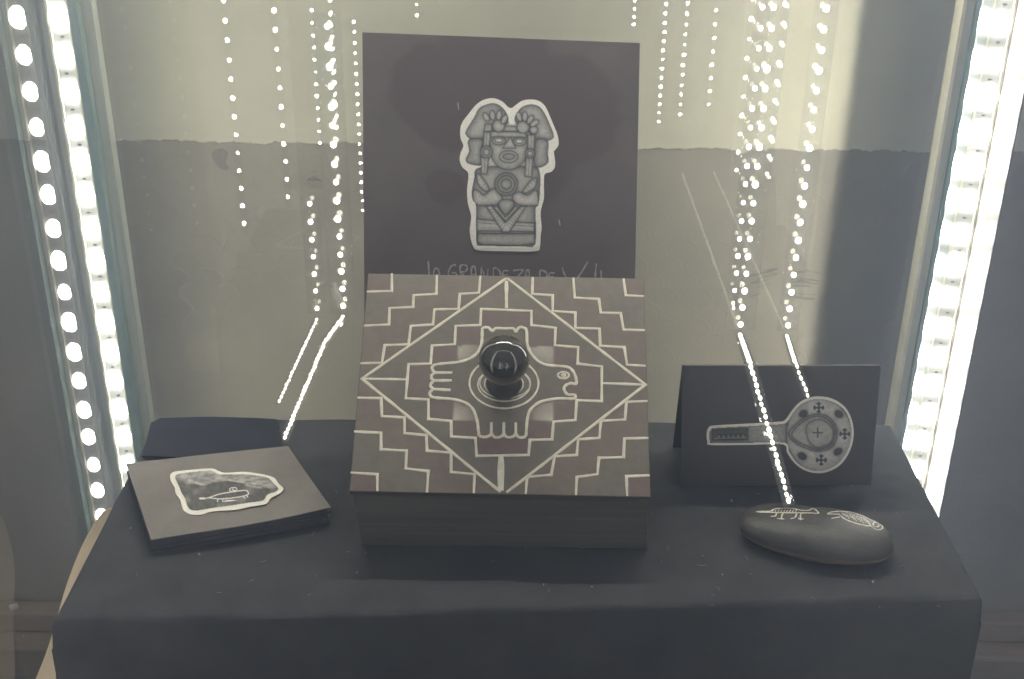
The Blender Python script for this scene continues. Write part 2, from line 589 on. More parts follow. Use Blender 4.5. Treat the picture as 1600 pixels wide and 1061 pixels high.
def led_strip(parent, p0, p1, facing, dmesh, pitch, tape_w=.012, phase=.5, offset=Vector((0, 0, 0)), label=None, resist=False, sleeve=False):
    """tape along p0-p1 with one lens every pitch, looking towards `facing`"""
    p0, p1 = Vector(p0), Vector(p1)
    ax = (p1 - p0)
    L = ax.length
    ax.normalize()
    fc = Vector(facing)
    fc = (fc - ax * fc.dot(ax)).normalized()
    sd = ax.cross(fc).normalized()
    rot = Matrix((sd, -fc, ax)).transposed()      # local x = side, -y = facing, z = along
    if rot.determinant() < 0:
        rot = Matrix((-sd, -fc, ax)).transposed()
    t = mesh(*box_data(-tape_w / 2, tape_w / 2, 0.0, .0012, 0, L))
    o = link('led_strip', t, M['tape'], parent)
    o.matrix_local = Matrix.Translation(p0 - offset) @ rot.to_4x4()
    if label: o['label'] = label
    k = 0
    z = pitch * phase
    while z < L:
        d = bpy.data.objects.new('diode', dmesh)
        C.objects.link(d)
        d.parent = o
        d.location = (random.uniform(-.0004, .0004), -.0004, z + random.uniform(-.02, .02) * pitch)
        k_ = random.uniform(.82, 1.12)
        d.scale = (k_, 1, k_)
        if resist:
            r_ = bpy.data.objects.new('resistor', RES)
            C.objects.link(r_)
            r_.parent = o
            r_.location = (random.uniform(-.001, .001), -.0003, z + pitch * .5)
        z += pitch
        k += 1
    if sleeve:
        for s in (-1, 1):
            link('sleeve_edge', mesh(*box_data(s * tape_w * .5 - .0012 + s * .0016, s * tape_w * .5 + .0012 + s * .0016, -.004, .001, 0, L)), M['sleeve'], o)
    return o


RES = mesh(*box_data(-.0016, .0016, -.0012, 0, -.0008, .0008)); RES.materials.append(M['resistor'])
E_BACK, E_FRONT, E_TOP, E_FAR = (emit_mat(n, s) for n, s in (('led_glow_back', LED_BACK), ('led_glow_front', LED_FRONT), ('led_glow_top', LED_TOP), ('led_glow_far', LED_FAR)))
WASH_TINT = (1.0, .93, .73)
E_WASH = emit_mat('led_glow_wash', LED_WASH, WASH_TINT)
for e_ in (E_BACK, E_FRONT, E_FAR):
    e_.node_tree.nodes['Emission'].inputs['Color'].default_value = (1.0, .985, .93, 1)
E_FAR.cycles.emission_sampling = 'NONE'
D_BACK = diode_mesh(.0082, .0105, .0065, E_BACK)
D_BACKS = diode_mesh(.0055, .0120, .006, E_BACK)
D_FRONT = diode_mesh(.0034, .0038, .003, E_FRONT, 7)
D_TOP = diode_mesh(.005, .005, .003, E_TOP, 6)
D_WASH = diode_mesh(.005, .005, .003, E_WASH, 6)
D_WASHR = diode_mesh(.0010, .008, .0012, emit_mat('led_glow_wash_slim', LED_WASH * 3.2, WASH_TINT), 6)
D_FAR = diode_mesh(.0046, .0046, .003, E_FAR, 7)
OFF = Vector((0, .9, -.7))
Z0, Z1 = -.70, .86


def X(px, y=1.17):
    return hit(px, 330, (0, y, 0), (0, 1, 0)).x


# back left corner
cpart('corner_post', box_data(X(119), X(151), 1.176, 1.182, Z0, Z1), M['alu'], bev=.0008)
cpart('corner_post', box_data(X(151.5), X(158.5), 1.172, 1.182, Z0, Z1), M['alu'], bev=.0008)
cpart('pane_edge', box_data(X(159.2), X(172), 1.160, 1.186, Z0, Z1), M['edge_glass'])
cpart('pane_edge', box_data(X(172.5), X(188), 1.172, 1.186, Z0, Z1), M['pale_edge'])
cpart('sealant_bead', box_data(X(88), X(118), 1.178, 1.186, Z0, Z1), M['pale_edge'])
led_strip(case, (X(137), 1.1745, Z0 + .05), (X(137), 1.1745, Z1), (0.1, -1, 0.1), D_BACK, .0355, .016, offset=OFF, label='bright LED strip down the left rear corner post', resist=True, sleeve=True)
# back right corner
cpart('pane_edge', box_data(X(1447), X(1452), 1.165, 1.186, Z0, Z1), M['sleeve'])
cpart('pane_edge', box_data(X(1452.5), X(1468), 1.172, 1.186, Z0, Z1), M['pale_edge'])
cpart('pane_edge', box_data(X(1468.5), X(1475), 1.168, 1.186, Z0, Z1), M['edge_glass'])
cpart('corner_post', box_data(X(1475.5), X(1528), 1.177, 1.183, Z0, Z1), M['alu'], bev=.0008)
cpart('corner_post', box_data(X(1528.5), X(1528.5) + .0018, 1.118, 1.176, Z0, Z1), M['flange'], bev=.0004)
# strips on the rear of both back posts wash the wall; an added unseen blade sharpens the shade edge at right
led_strip(case, (.440, 1.196, Z0 + .1), (.440, 1.196, Z1), (-1, .25, 0), D_WASHR, .03, .010, offset=OFF, label='LED strip behind the right rear post, washing the wall')
cpart('added_unseen_light_fin', box_data(.4346, .470, 1.213, 1.216, Z0, Z1), M['alu'])
led_strip(case, (-.425, 1.198, Z0 + .1), (-.425, 1.198, Z1), (1, -.42, 0), D_WASH, .03, .010, offset=OFF, label='LED strip behind the left rear post, washing the wall')
led_strip(case, (X(1487), 1.1755, Z0 + .03), (X(1487), 1.1755, Z1), (-.5, -1, .1), D_BACKS, .0355, .011, .2, offset=OFF, label='slim bright LED strip beside the pane of the right rear post')
led_strip(case, (X(1512), 1.1755, Z0 + .05), (X(1512), 1.1755, Z1), (-.15, -1, .1), D_BACK, .0355, .016, .6, offset=OFF, label='broad bright LED strip next to the right aluminium angle', resist=True, sleeve=True)
# front corners (beside and below the frame of the photograph)
for s in (-1, 1):
    cpart('corner_post', box_data(*sorted((s * .452, s * .457)), FRONT_Y, FRONT_Y + .03, Z0, Z1), M['alu'])
    cpart('corner_post', box_data(*sorted((s * .325, s * .4515)), FRONT_Y - .004, FRONT_Y, Z0, Z1), M['alu'])
    for xx, ph in (((.342, .3), (.412, .75)) if s < 0 else ((.334, .1), (.380, .9))):
        led_strip(case, (s * xx, FRONT_Y + .002, -.1), (s * xx, FRONT_Y + .002, Z1), (0, 1, 0), D_FRONT, .028, .010, ph, offset=OFF,
                  label='LED strip on a front post, mirrored in the back pane')
# rails under the top
cpart('top_rail', box_data(-.45, .45, FRONT_Y - .03, FRONT_Y - .0045, Z1 - .04, Z1), M['alu'])
led_strip(case, (-.31, FRONT_Y, Z1 - .045), (.31, FRONT_Y, Z1 - .045), (0, .6, -1), D_FRONT, .02, .010, offset=OFF, label='LED strip along the top front rail')
cpart('top_rail', box_data(-.45, .45, 1.176, 1.20, Z1 - .04, Z1), M['alu'])
led_strip(case, (-.36, 1.165, Z1 - .012), (.36, 1.165, Z1 - .012), (0, -.35, -1), D_TOP, .03, .012, offset=OFF, label='LED strip along the top rear rail')
# panes
cpart('back_pane', ([(X(188.5), BACK_Y - .004, Z0), (X(1446.5), BACK_Y - .004, Z0), (X(1446.5), BACK_Y - .004, Z1), (X(188.5), BACK_Y - .004, Z1)], [(0, 1, 2, 3)]), M['glass'])
cpart('side_pane', ([(-SIDE_X, FRONT_Y + .032, Z0), (-SIDE_X, 1.177, Z0), (-SIDE_X, 1.177, Z1), (-SIDE_X, FRONT_Y + .032, Z1)], [(0, 1, 2, 3)]), M['side_glass'])

# ================================================================== BLACK CLOTH
def build_cloth():
    """black felt over a plinth: flat top with softly rounded brim, skirts falling to the floor"""
    x0, x1 = -.349, .3755
    yb, yf = 1.052, .762
    R = .006
    nx, ny = 150, 90
    prof_x = []                                       # (x, drop) across, including both skirts
    drops = [.66, .5, .36, .24, .15, .09, .05, .025]
    L = [(x0 - .002 - .02 * d, d) for d in drops]
    arc = [(R * (1 - math.cos(a)), R * (1 - math.sin(a))) for a in np.linspace(.1, math.pi / 2, 7)]
    L += [(x0 + ax, az) for ax, az in arc]
    mid = [(x, 0) for x in np.linspace(x0 + R * 1.2, x1 - R * 1.2, nx)]
    Rr = [(x1 - (p - x0), d) for p, d in reversed(L)]
    PX = L + mid + Rr
    Lf = [(yf - .002 - .012 * d, d) for d in drops] + [(yf + ax, az) for ax, az in arc]
    Lb = [(yb + .002 + .01 * d, d) for d in drops] + [(yb - ax, az) for ax, az in arc]
    PY = Lf + [(y, 0) for y in np.linspace(yf + R * 1.2, yb - R * 1.2, ny)] + list(reversed(Lb))
    v = []
    for (y, dy) in PY:
        for (x, dx) in PX:
            z = -max(dx, dy)
            # front edge is a little skewed, as the photograph shows
            k = max(0.0, min(1.0, (1.0 - y) / .25))
            yy = y + .022 * k * (x / .36) * (1 if dy >= 0 else 0)
            w = 0.0
            if z > -.002:
                w = .0006 * math.sin(x * 23 + y * 11) + .0005 * math.sin(x * 61 - y * 37) + .0004 * math.sin(y * 90 + x * 15)
                for bx, by, bh, br in ((.345, .93, .0022, .010), (.335, .905, .0016, .008), (.35, .955, .002, .007), (-.2, .8, .001, .02), (.12, .8, .0008, .03)):
                    w += bh * math.exp(-((x - bx) ** 2 + (y - by) ** 2) / br ** 2)
            fold = 0.0
            if dy > .02 and dy >= dx: fold = (.004 * math.sin(x * 19) + .0025 * math.sin(x * 43 + 1)) * min(1, dy / .3)
            side = 0.0
            if dx > .02 and dx > dy: side = (.005 * math.sin(y * 24) + .003 * math.sin(y * 51 + 1)) * min(1, dx / .3)
            v.append((x + side, yy + fold, z + w))
    n = len(PX)
    f = []
    for j in range(len(PY) - 1):
        for i in range(n - 1):
            a = j * n + i
            f.append((a, a + 1, a + n + 1, a + n))
    o = link('display_cloth', mesh(v, f), M['cloth'], smooth=True)
    return o


tag(build_cloth(), 'black felt cloth draped over the display plinth', 'cloth')

lint = []
for k in range(70):
    lx, ly, la, ll = random.uniform(-.33, .35), random.uniform(.765, 1.04), random.uniform(0, 3.14), random.uniform(.0008, .0032)
    d_ = Vector((math.cos(la), math.sin(la), 0)) * ll
    c_ = Vector((lx, ly, .0016))
    lint.append(ribbon([c_ - d_, c_ + Vector((ll * .3, -ll * .2, .0003)), c_ + d_], [Vector((0, 0, 1))] * 3, .0003, .0003, .2))
for k in range(40):
    c_ = Vector((random.uniform(-.33, .35), random.uniform(.765, 1.04), .0012))
    r_ = random.uniform(.0003, .0008)
    lint.append(box_data(c_.x - r_, c_.x + r_, c_.y - r_, c_.y + r_, c_.z - r_, c_.z + r_))
lo = link('lint', mesh(*join(lint)), M['lint'])
tag(lo, 'pale lint and dust specks on the black cloth', 'lint', kind='stuff')

# beige sheet hanging between the cloth's left side and the side pane
out_px = [(160, 796), (137, 832), (119, 870), (104, 910), (92, 950), (79, 1000), (60, 1050), (42, 1090)]
in_px = [(215, 800), (205, 835), (195, 872), (182, 912), (170, 955), (158, 1002), (150, 1050), (150, 1095)]
bv, bf = [], []
for i, (a, b) in enumerate(zip(out_px, in_px)):
    t = i / 7
    y = 1.0 - .135 * t ** 1.2
    pa, pb = hit(*a, (0, y, 0), (0, 1, 0)), hit(*b, (0, y, 0), (0, 1, 0))
    pa.x = max(pa.x, -.4455)
    pb.x = min(pb.x, -.362)
    for s in range(7):
        u = s / 6
        p = pa.lerp(pb, u)
        p.y += .010 * math.sin(u * 3.1)
        bv.append(p)
for i in range(7):
    for s in range(6):
        a = i * 7 + s
        bf.append((a, a + 1, a + 8, a + 7))
bo = link('hanging_sheet', mesh(bv, bf), M['beige'], smooth=True)
m_ = bo.modifiers.new('thickness', 'SOLIDIFY'); m_.thickness = .0012
m_ = bo.modifiers.new('soft', 'SUBSURF'); m_.levels = m_.render_levels = 2
tag(bo, 'beige sheet hanging beside the left edge of the black cloth', 'sheet')
sc_ = link('paper_scrap', mesh(*box_data(-.006, .006, -.004, .004, 0, .006)), M['plug'])
sc_.location = hit(22, 950, (0, WALL_Y - .02, 0), (0, 1, 0)); sc_.location.z = -.5098
sc_.rotation_euler = (0, 0, .5)
bevel(sc_, .0015)
tag(sc_, 'tiny white scrap lying on the stone ledge at left', 'scrap')


# ================================================================== DRAWINGS (flat print, rasterised into mesh colours)
def poly_sdf(Xg, Yg, pts):
    """signed distance, negative inside"""
    p = np.array(pts, float)
    d = np.full(Xg.shape, 1e9)
    ins = np.zeros(Xg.shape, bool)
    n = len(p)
    for i in range(n):
        ax, ay = p[i]
        bx, by = p[(i + 1) % n]
        ex, ey = bx - ax, by - ay
        wx, wy = Xg - ax, Yg - ay
        t = np.clip((wx * ex + wy * ey) / (ex * ex + ey * ey + 1e-12), 0, 1)
        d = np.minimum(d, (wx - ex * t) ** 2 + (wy - ey * t) ** 2)
        c = ((ay > Yg) != (by > Yg))
        with np.errstate(divide='ignore', invalid='ignore'):
            xi = (bx - ax) * (Yg - ay) / (by - ay if by != ay else 1e-12) + ax
        ins ^= c & (Xg < xi)
    d = np.sqrt(d)
    return np.where(ins, -d, d)


def line_dist(Xg, Yg, pts):
    d = np.full(Xg.shape, 1e9)
    for (ax, ay), (bx, by) in zip(pts[:-1], pts[1:]):
        ex, ey = bx - ax, by - ay
        t = np.clip(((Xg - ax) * ex + (Yg - ay) * ey) / (ex * ex + ey * ey + 1e-12), 0, 1)
        d = np.minimum(d, (Xg - ax - ex * t) ** 2 + (Yg - ay - ey * t) ** 2)
    return np.sqrt(d)


def ell(cx, cy, rx, ry, a=0.0, n=20):
    ca, sa = math.cos(a), math.sin(a)
    return [(cx + rx * math.cos(t) * ca - ry * math.sin(t) * sa, cy + rx * math.cos(t) * sa + ry * math.sin(t) * ca)
            for t in np.linspace(0, 2 * math.pi, n, endpoint=False)]


def vnoise(shape, cell, seed):
    """smooth value noise on the drawing grid"""
    r = np.random.default_rng(seed)
    h, w = shape
    gh, gw = int(h / cell) + 3, int(w / cell) + 3
    g = r.random((gh, gw))
    yy, xx = np.arange(h) / cell, np.arange(w) / cell
    y0, x0 = yy.astype(int), xx.astype(int)
    fy, fx = (yy - y0)[:, None], (xx - x0)[None, :]
    fy, fx = fy * fy * (3 - 2 * fy), fx * fx * (3 - 2 * fx)
    a, b = g[np.ix_(y0, x0)], g[np.ix_(y0, x0 + 1)]
    c, d = g[np.ix_(y0 + 1, x0)], g[np.ix_(y0 + 1, x0 + 1)]
    return (a * (1 - fx) + b * fx) * (1 - fy) + (c * (1 - fx) + d * fx) * fy


class Drawing:
    """pencil drawing on a grid in the coordinates its outline was measured in"""
    def __init__(self, x0, y0, x1, y1, step, tone=.42):
        self.xs, self.ys = np.arange(x0, x1, step), np.arange(y0, y1, step)
        self.X, self.Y = np.meshgrid(self.xs, self.ys)
        self.T = np.full(self.X.shape, tone)

    def shape(self, pts, tone, soft=14.0, edge=.55, out=6.0, hatch=0.0, sub=3):
        """rounded stone form: light in the middle, shaded towards its outline, dark line round it"""
        if sub: pts = smooth_closed(pts, sub)
        d = poly_sdf(self.X, self.Y, pts)
        self.T *= 1 - .62 * np.exp(-np.maximum(d, 0) / (out * 1.25)) * (d > 0)
        t = tone * 1.12 * (1 - min(.85, edge * 1.25) * np.exp(np.minimum(d, 0) / soft))
        a = np.clip(.5 - d / 2.5, 0, 1)
        self.T = self.T * (1 - a) + t * a
        self.T *= 1 - .60 * np.exp(-(d / 3.2) ** 2)

    def stroke(self, pts, w, tone, a=1.0, sub=4):
        if sub: pts = smooth_open(pts, sub)
        d = line_dist(self.X, self.Y, pts)
        k = np.clip(.5 - (d - w / 2) / 2.0, 0, 1) * a
        self.T = self.T * (1 - k) + tone * k

    def grain(self, amt, cell, seed):
        self.T *= 1 + amt * (vnoise(self.T.shape, cell, seed) - .5) * 2

    def build(self, name, outline, to_world, n, lift, parent, tint=(1.0, .965, .88)):
        ins = poly_sdf(self.X, self.Y, outline) < 0
        h, w = self.X.shape
        idx = -np.ones((h, w), int)
        fv = ins[:-1, :-1] & ins[1:, :-1] & ins[:-1, 1:] & ins[1:, 1:]
        use = np.zeros((h, w), bool)
        use[:-1, :-1] |= fv; use[1:, :-1] |= fv; use[:-1, 1:] |= fv; use[1:, 1:] |= fv
        js, is_ = np.nonzero(use)
        idx[js, is_] = np.arange(len(js))
        n = Vector(n)
        verts = [to_world(self.xs[i], self.ys[j]) + n * lift for j, i in zip(js, is_)]
        fj, fi = np.nonzero(fv)
        faces = np.stack([idx[fj, fi], idx[fj + 1, fi], idx[fj + 1, fi + 1], idx[fj, fi + 1]], 1).tolist()
        me = mesh(verts, faces)
        ca = me.color_attributes.new('print', 'FLOAT_COLOR', 'POINT')
        t = np.clip(self.T[js, is_], .02, .9)
        col = np.stack([t * tint[0], t * tint[1], t * tint[2], np.ones_like(t)], 1)
        ca.data.foreach_set('color', col.astype(np.float32).ravel())
        return link(name, me, M['print'], parent)


def zoomer(x0, y0, k, p, n):
    """coordinates measured on an enlargement -> point on the real surface plane"""
    return lambda x, y: hit(x0 + x / k, y0 + y / k, p, n)


def paper_cutout(name, outline, to_world, n, th, parent):
    n = Vector(n)
    pts = [to_world(x, y) + n * th for x, y in outline]
    if (pts[1] - pts[0]).cross(pts[2] - pts[1]).dot(n) == 0: pass
    v, f = prism(pts, n, th - .00005)
    return link(name, mesh(v, f), M['paper'], parent)


# ================================================================== POSTER BOARD
def build_poster():
    a = math.radians(19.6)
    n = Vector((0, -math.cos(a), math.sin(a)))
    p = Vector((0, 1.034, 0.0))
    up = Vector((0, math.sin(a), math.cos(a)))
    root = empty('poster_board', (-.0135, 1.034, 0))
    tag(root, 'large dark square board with stone figure cutout, leaning behind the box', 'board')
    off = Vector(root.location)
    tl, tr = hit(566, 50, p, n), hit(1000, 67, p, n)
    bl = Vector((tl.x + .0008, 1.036, .002)); br = Vector((tr.x + .0008, 1.036, .002))
    bl = p + Vector((tl.x + .001, 0, 0)) + up * .002
    br = p + Vector((tr.x + .001, 0, 0)) + up * .002
    v, f = prism([bl, br, tr, tl], n, .003)
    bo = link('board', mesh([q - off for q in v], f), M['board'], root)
    bevel(bo, .0006)
    tw0 = zoomer(700, 140, 3.537, p, n)
    tw = lambda x, y: tw0(x, y) - off
    outline = [(235, 48), (270, 52), (305, 70), (330, 95), (352, 102), (375, 85), (410, 62), (455, 55), (500, 62), (535, 90), (560, 140), (585, 200), (605, 250),
               (612, 300), (600, 325), (585, 345), (592, 390), (590, 430), (570, 455), (535, 468), (530, 520), (530, 600), (515, 660), (512, 700), (518, 760),
               (512, 810), (508, 870), (485, 893), (330, 893), (170, 888), (140, 868), (125, 820), (120, 770), (128, 700), (110, 630), (105, 560), (112, 490),
               (108, 455), (80, 430), (65, 390), (70, 350), (85, 310), (70, 270), (68, 220), (80, 180), (110, 140), (150, 90), (190, 60)]
    so = smooth_closed(outline, 4)
    cut = paper_cutout('paper_cutout', so, tw, n, .0008, root)
    D = Drawing(90, 70, 600, 880, 3.0, .60)
    lobeL = [(200, 90), (250, 78), (290, 95), (320, 130), (332, 180), (300, 200), (230, 250), (190, 275), (130, 275), (100, 245), (110, 215), (150, 150), (170, 110)]
    lobeR = [(375, 180), (378, 140), (410, 100), (455, 85), (500, 95), (530, 130), (560, 195), (582, 260), (550, 280), (490, 275), (440, 230)]
    flapL = [(115, 280), (190, 275), (190, 330), (190, 410), (130, 412), (100, 390), (120, 340)]
    flapR = [(485, 280), (550, 285), (548, 350), (552, 400), (510, 428), (475, 410)]
    body = [(160, 440), (250, 425), (430, 425), (500, 440), (505, 560), (495, 640), (480, 660), (480, 850), (410, 862), (200, 858), (160, 840), (160, 650), (140, 610), (135, 560), (150, 480)]
    g = .37
    for q in (lobeL, lobeR): D.shape(q, g * 1.05, 26, .62)
    for q in (flapL, flapR): D.shape(q, g * .9, 18, .65)
    D.shape(body, g * .92, 26, .6, sub=2)
    D.shape([(165, 795), (480, 795), (480, 850), (400, 862), (190, 858), (162, 840)], g * .95, 14, .6, sub=0)
    D.shape([(160, 715), (478, 738), (475, 785), (160, 780)], g * 1.02, 10, .5, sub=0)
    D.stroke([(162, 735), (250, 742), (400, 752), (474, 756)], 4, .12)
    D.shape([(160, 465), (185, 480), (228, 548), (205, 562), (165, 520)], g * 1.1, 8, .6)
    D.shape([(490, 490), (482, 540), (430, 572), (412, 560), (460, 500)], g * 1.0, 8, .6)
    for k in range(4):
        D.stroke([(170 + k * 13, 500 + k * 14), (182 + k * 13, 492 + k * 14)], 4, .13, .8, 0)
        D.stroke([(482 - k * 15, 512 + k * 13), (470 - k * 15, 500 + k * 13)], 4, .13, .8, 0)
    D.shape([(140, 560), (170, 560), (200, 582), (255, 545), (297, 590), (300, 622), (270, 636), (200, 642), (145, 626)], g * 1.15, 14, .55)
    D.shape([(355, 590), (390, 565), (440, 582), (488, 555), (500, 620), (490, 640), (420, 642), (370, 627)], g * 1.15, 14, .55)
    D.shape([(212, 645), (242, 640), (315, 735), (400, 648), (432, 645), (338, 786), (304, 786)], g * 1.12, 8, .5, sub=0)
    for k in range(8):
        D.stroke([(232 + k * 10, 664 + k * 15), (252 + k * 9, 662 + k * 12)], 4, .13, .7, 0)
        D.stroke([(416 - k * 10, 668 + k * 14), (396 - k * 10, 664 + k * 12)], 4, .13, .7, 0)
    D.shape([(250, 650), (272, 645), (317, 705), (372, 645), (390, 650), (320, 728)], g * .95, 6, .5, sub=0)
    D.shape([(295, 610), (350, 610), (365, 640), (318, 690), (280, 640)], g * .8, 12, .5)
    D.shape([(235, 245), (430, 245), (437, 340), (425, 390), (385, 428), (340, 442), (290, 432), (250, 395), (233, 330)], g * 1.12, 26, .5)
    D.shape([(233, 232), (432, 234), (432, 264), (235, 262)], g * 1.15, 7, .5, sub=0)
    D.shape([(298, 200), (382, 205), (386, 232), (294, 230)], g * .95, 7, .6, sub=0)
    for q in ([(200, 235), (236, 235), (230, 322), (193, 320)], [(440, 250), (480, 250), (476, 332), (440, 330)],
              [(180, 372), (226, 375), (215, 467), (184, 466)], [(430, 372), (470, 375), (463, 484), (424, 478)]):
        D.shape(q, g * 1.1, 9, .6, sub=0)
    D.stroke([(216, 240), (211, 318)], 4, .12, 1, 0); D.stroke([(204, 385), (200, 462)], 4, .12, 1, 0)
    D.stroke([(460, 255), (458, 328)], 4, .12, 1, 0); D.stroke([(449, 385), (444, 478)], 4, .12, 1, 0)
    for cx, cy, r, n_ in ((212, 345, 33, 2), (453, 353, 26, 2), (280, 200, 35, 1), (415, 207, 35, 1), (474, 222, 22, 1), (322, 523, 64, 3)):
        D.shape(ell(cx, cy, r, r), g * 1.12, r * .35, .6, sub=0)
        if n_ > 1: D.shape(ell(cx, cy, r * .55 if n_ == 2 else r * .74, r * .55 if n_ == 2 else r * .74), g * 1.05, r * .2, .6, sub=0)
        if n_ > 2: D.shape(ell(cx, cy, r * .46, r * .46), g * .9, r * .25, .6, sub=0)
    D.shape([(205, 190), (242, 190), (242, 230), (200, 232)], g, 9, .6, sub=0)
    for cx, cy, an in ((212, 152, .5), (246, 142, .15), (282, 142, -.15), (312, 165, -.5), (393, 150, .35), (425, 150, 0), (455, 166, -.6), (478, 186, -1.0)):
        D.shape(ell(cx, cy, 15, 27, -an), g * 1.15, 7, .6, sub=0)
    for cx, cy in ((282, 283), (394, 288)):
        D.shape(ell(cx, cy, 36, 23), g * 1.2, 7, .6, sub=0)
        D.shape(ell(cx, cy - 2, 21, 11), g * 1.55, 5, .5, sub=0)
    D.shape([(345, 262), (374, 324), (302, 324)], g * 1.2, 9, .55, sub=0)
    D.shape(ell(335, 371, 51, 33), g * 1.3, 8, .55, sub=0)
    D.shape(ell(336, 370, 34, 17), g * .62, 8, .4, sub=0)
    D.grain(.10, 3, 1); D.grain(.09, 9, 2)
    sdf = np.minimum.reduce([poly_sdf(D.X, D.Y, smooth_closed(q, 3)) for q in (lobeL, lobeR, flapL, flapR, body)])
    sdf = np.minimum(sdf, poly_sdf(D.X, D.Y, [(195, 135), (310, 125), (338, 195), (372, 195), (385, 130), (430, 118), (495, 175), (500, 250), (482, 470), (185, 470), (190, 250)]))
    D.T = np.where(sdf > 4, .76 + 0 * D.T, D.T)
    D.build('figure_drawing', so, tw, n, .0011, cut)
    # chalk lettering that disappears behind the box
    tl0 = zoomer(640, 390, 5.0, p, n)
    tl_ = lambda x, y: tl0(x, y) - off
    strokes = [[(145, 88), (152, 190), (155, 240)], [(232, 200), (228, 165), (205, 145), (190, 170), (190, 215), (210, 235), (232, 200), (238, 240)],
               [(362, 128), (345, 118), (318, 140), (303, 175), (308, 215), (335, 235), (365, 215), (362, 185), (330, 182)],
               [(398, 240), (396, 130), (440, 125), (450, 150), (430, 175), (400, 178), (455, 240)],
               [(478, 240), (482, 150), (500, 130), (515, 160), (520, 240)], [(485, 195), (518, 195)],
               [(562, 240), (560, 145), (600, 235), (612, 150)], [(656, 240), (655, 150), (690, 155), (708, 190), (690, 235), (656, 240)],
               [(775, 168), (728, 172), (732, 240), (775, 238)], [(732, 200), (768, 198)], [(810, 165), (885, 162), (830, 230), (890, 232)],
               [(900, 240), (910, 175), (925, 158), (935, 185), (935, 240)], [(905, 205), (935, 205)],
               [(1020, 240), (1018, 170), (1050, 168), (1075, 195), (1055, 235), (1020, 240)], [(1135, 185), (1092, 186), (1095, 240), (1135, 240)], [(1095, 212), (1128, 210)],
               [(1192, 140), (1202, 175), (1222, 222)], [(1392, 93), (1360, 150), (1318, 212), (1300, 240)], [(1460, 108), (1452, 170), (1450, 240)], [(1493, 160), (1497, 215), (1497, 240)]]
    for s in strokes:
        s3 = smooth_open(s, 3) if len(s) > 2 else s
        P = [tl_(x, y) for x, y in s3]
        link('lettering', mesh(*ribbon(P, [n] * len(P), .00155, .0002, .3)), M['chalk'], root)
    # chalk smudges
    for (x, y, w, h) in ((715, 160, 5, 12), (873, 343, 5, 9)):
        P = [hit(x, y, p, n) - off, hit(x + 2, y + h, p, n) - off]
        link('chalk_mark', mesh(*ribbon(P, [n] * 2, .0012, .0002, .3)), M['chalk'], root)


build_poster()

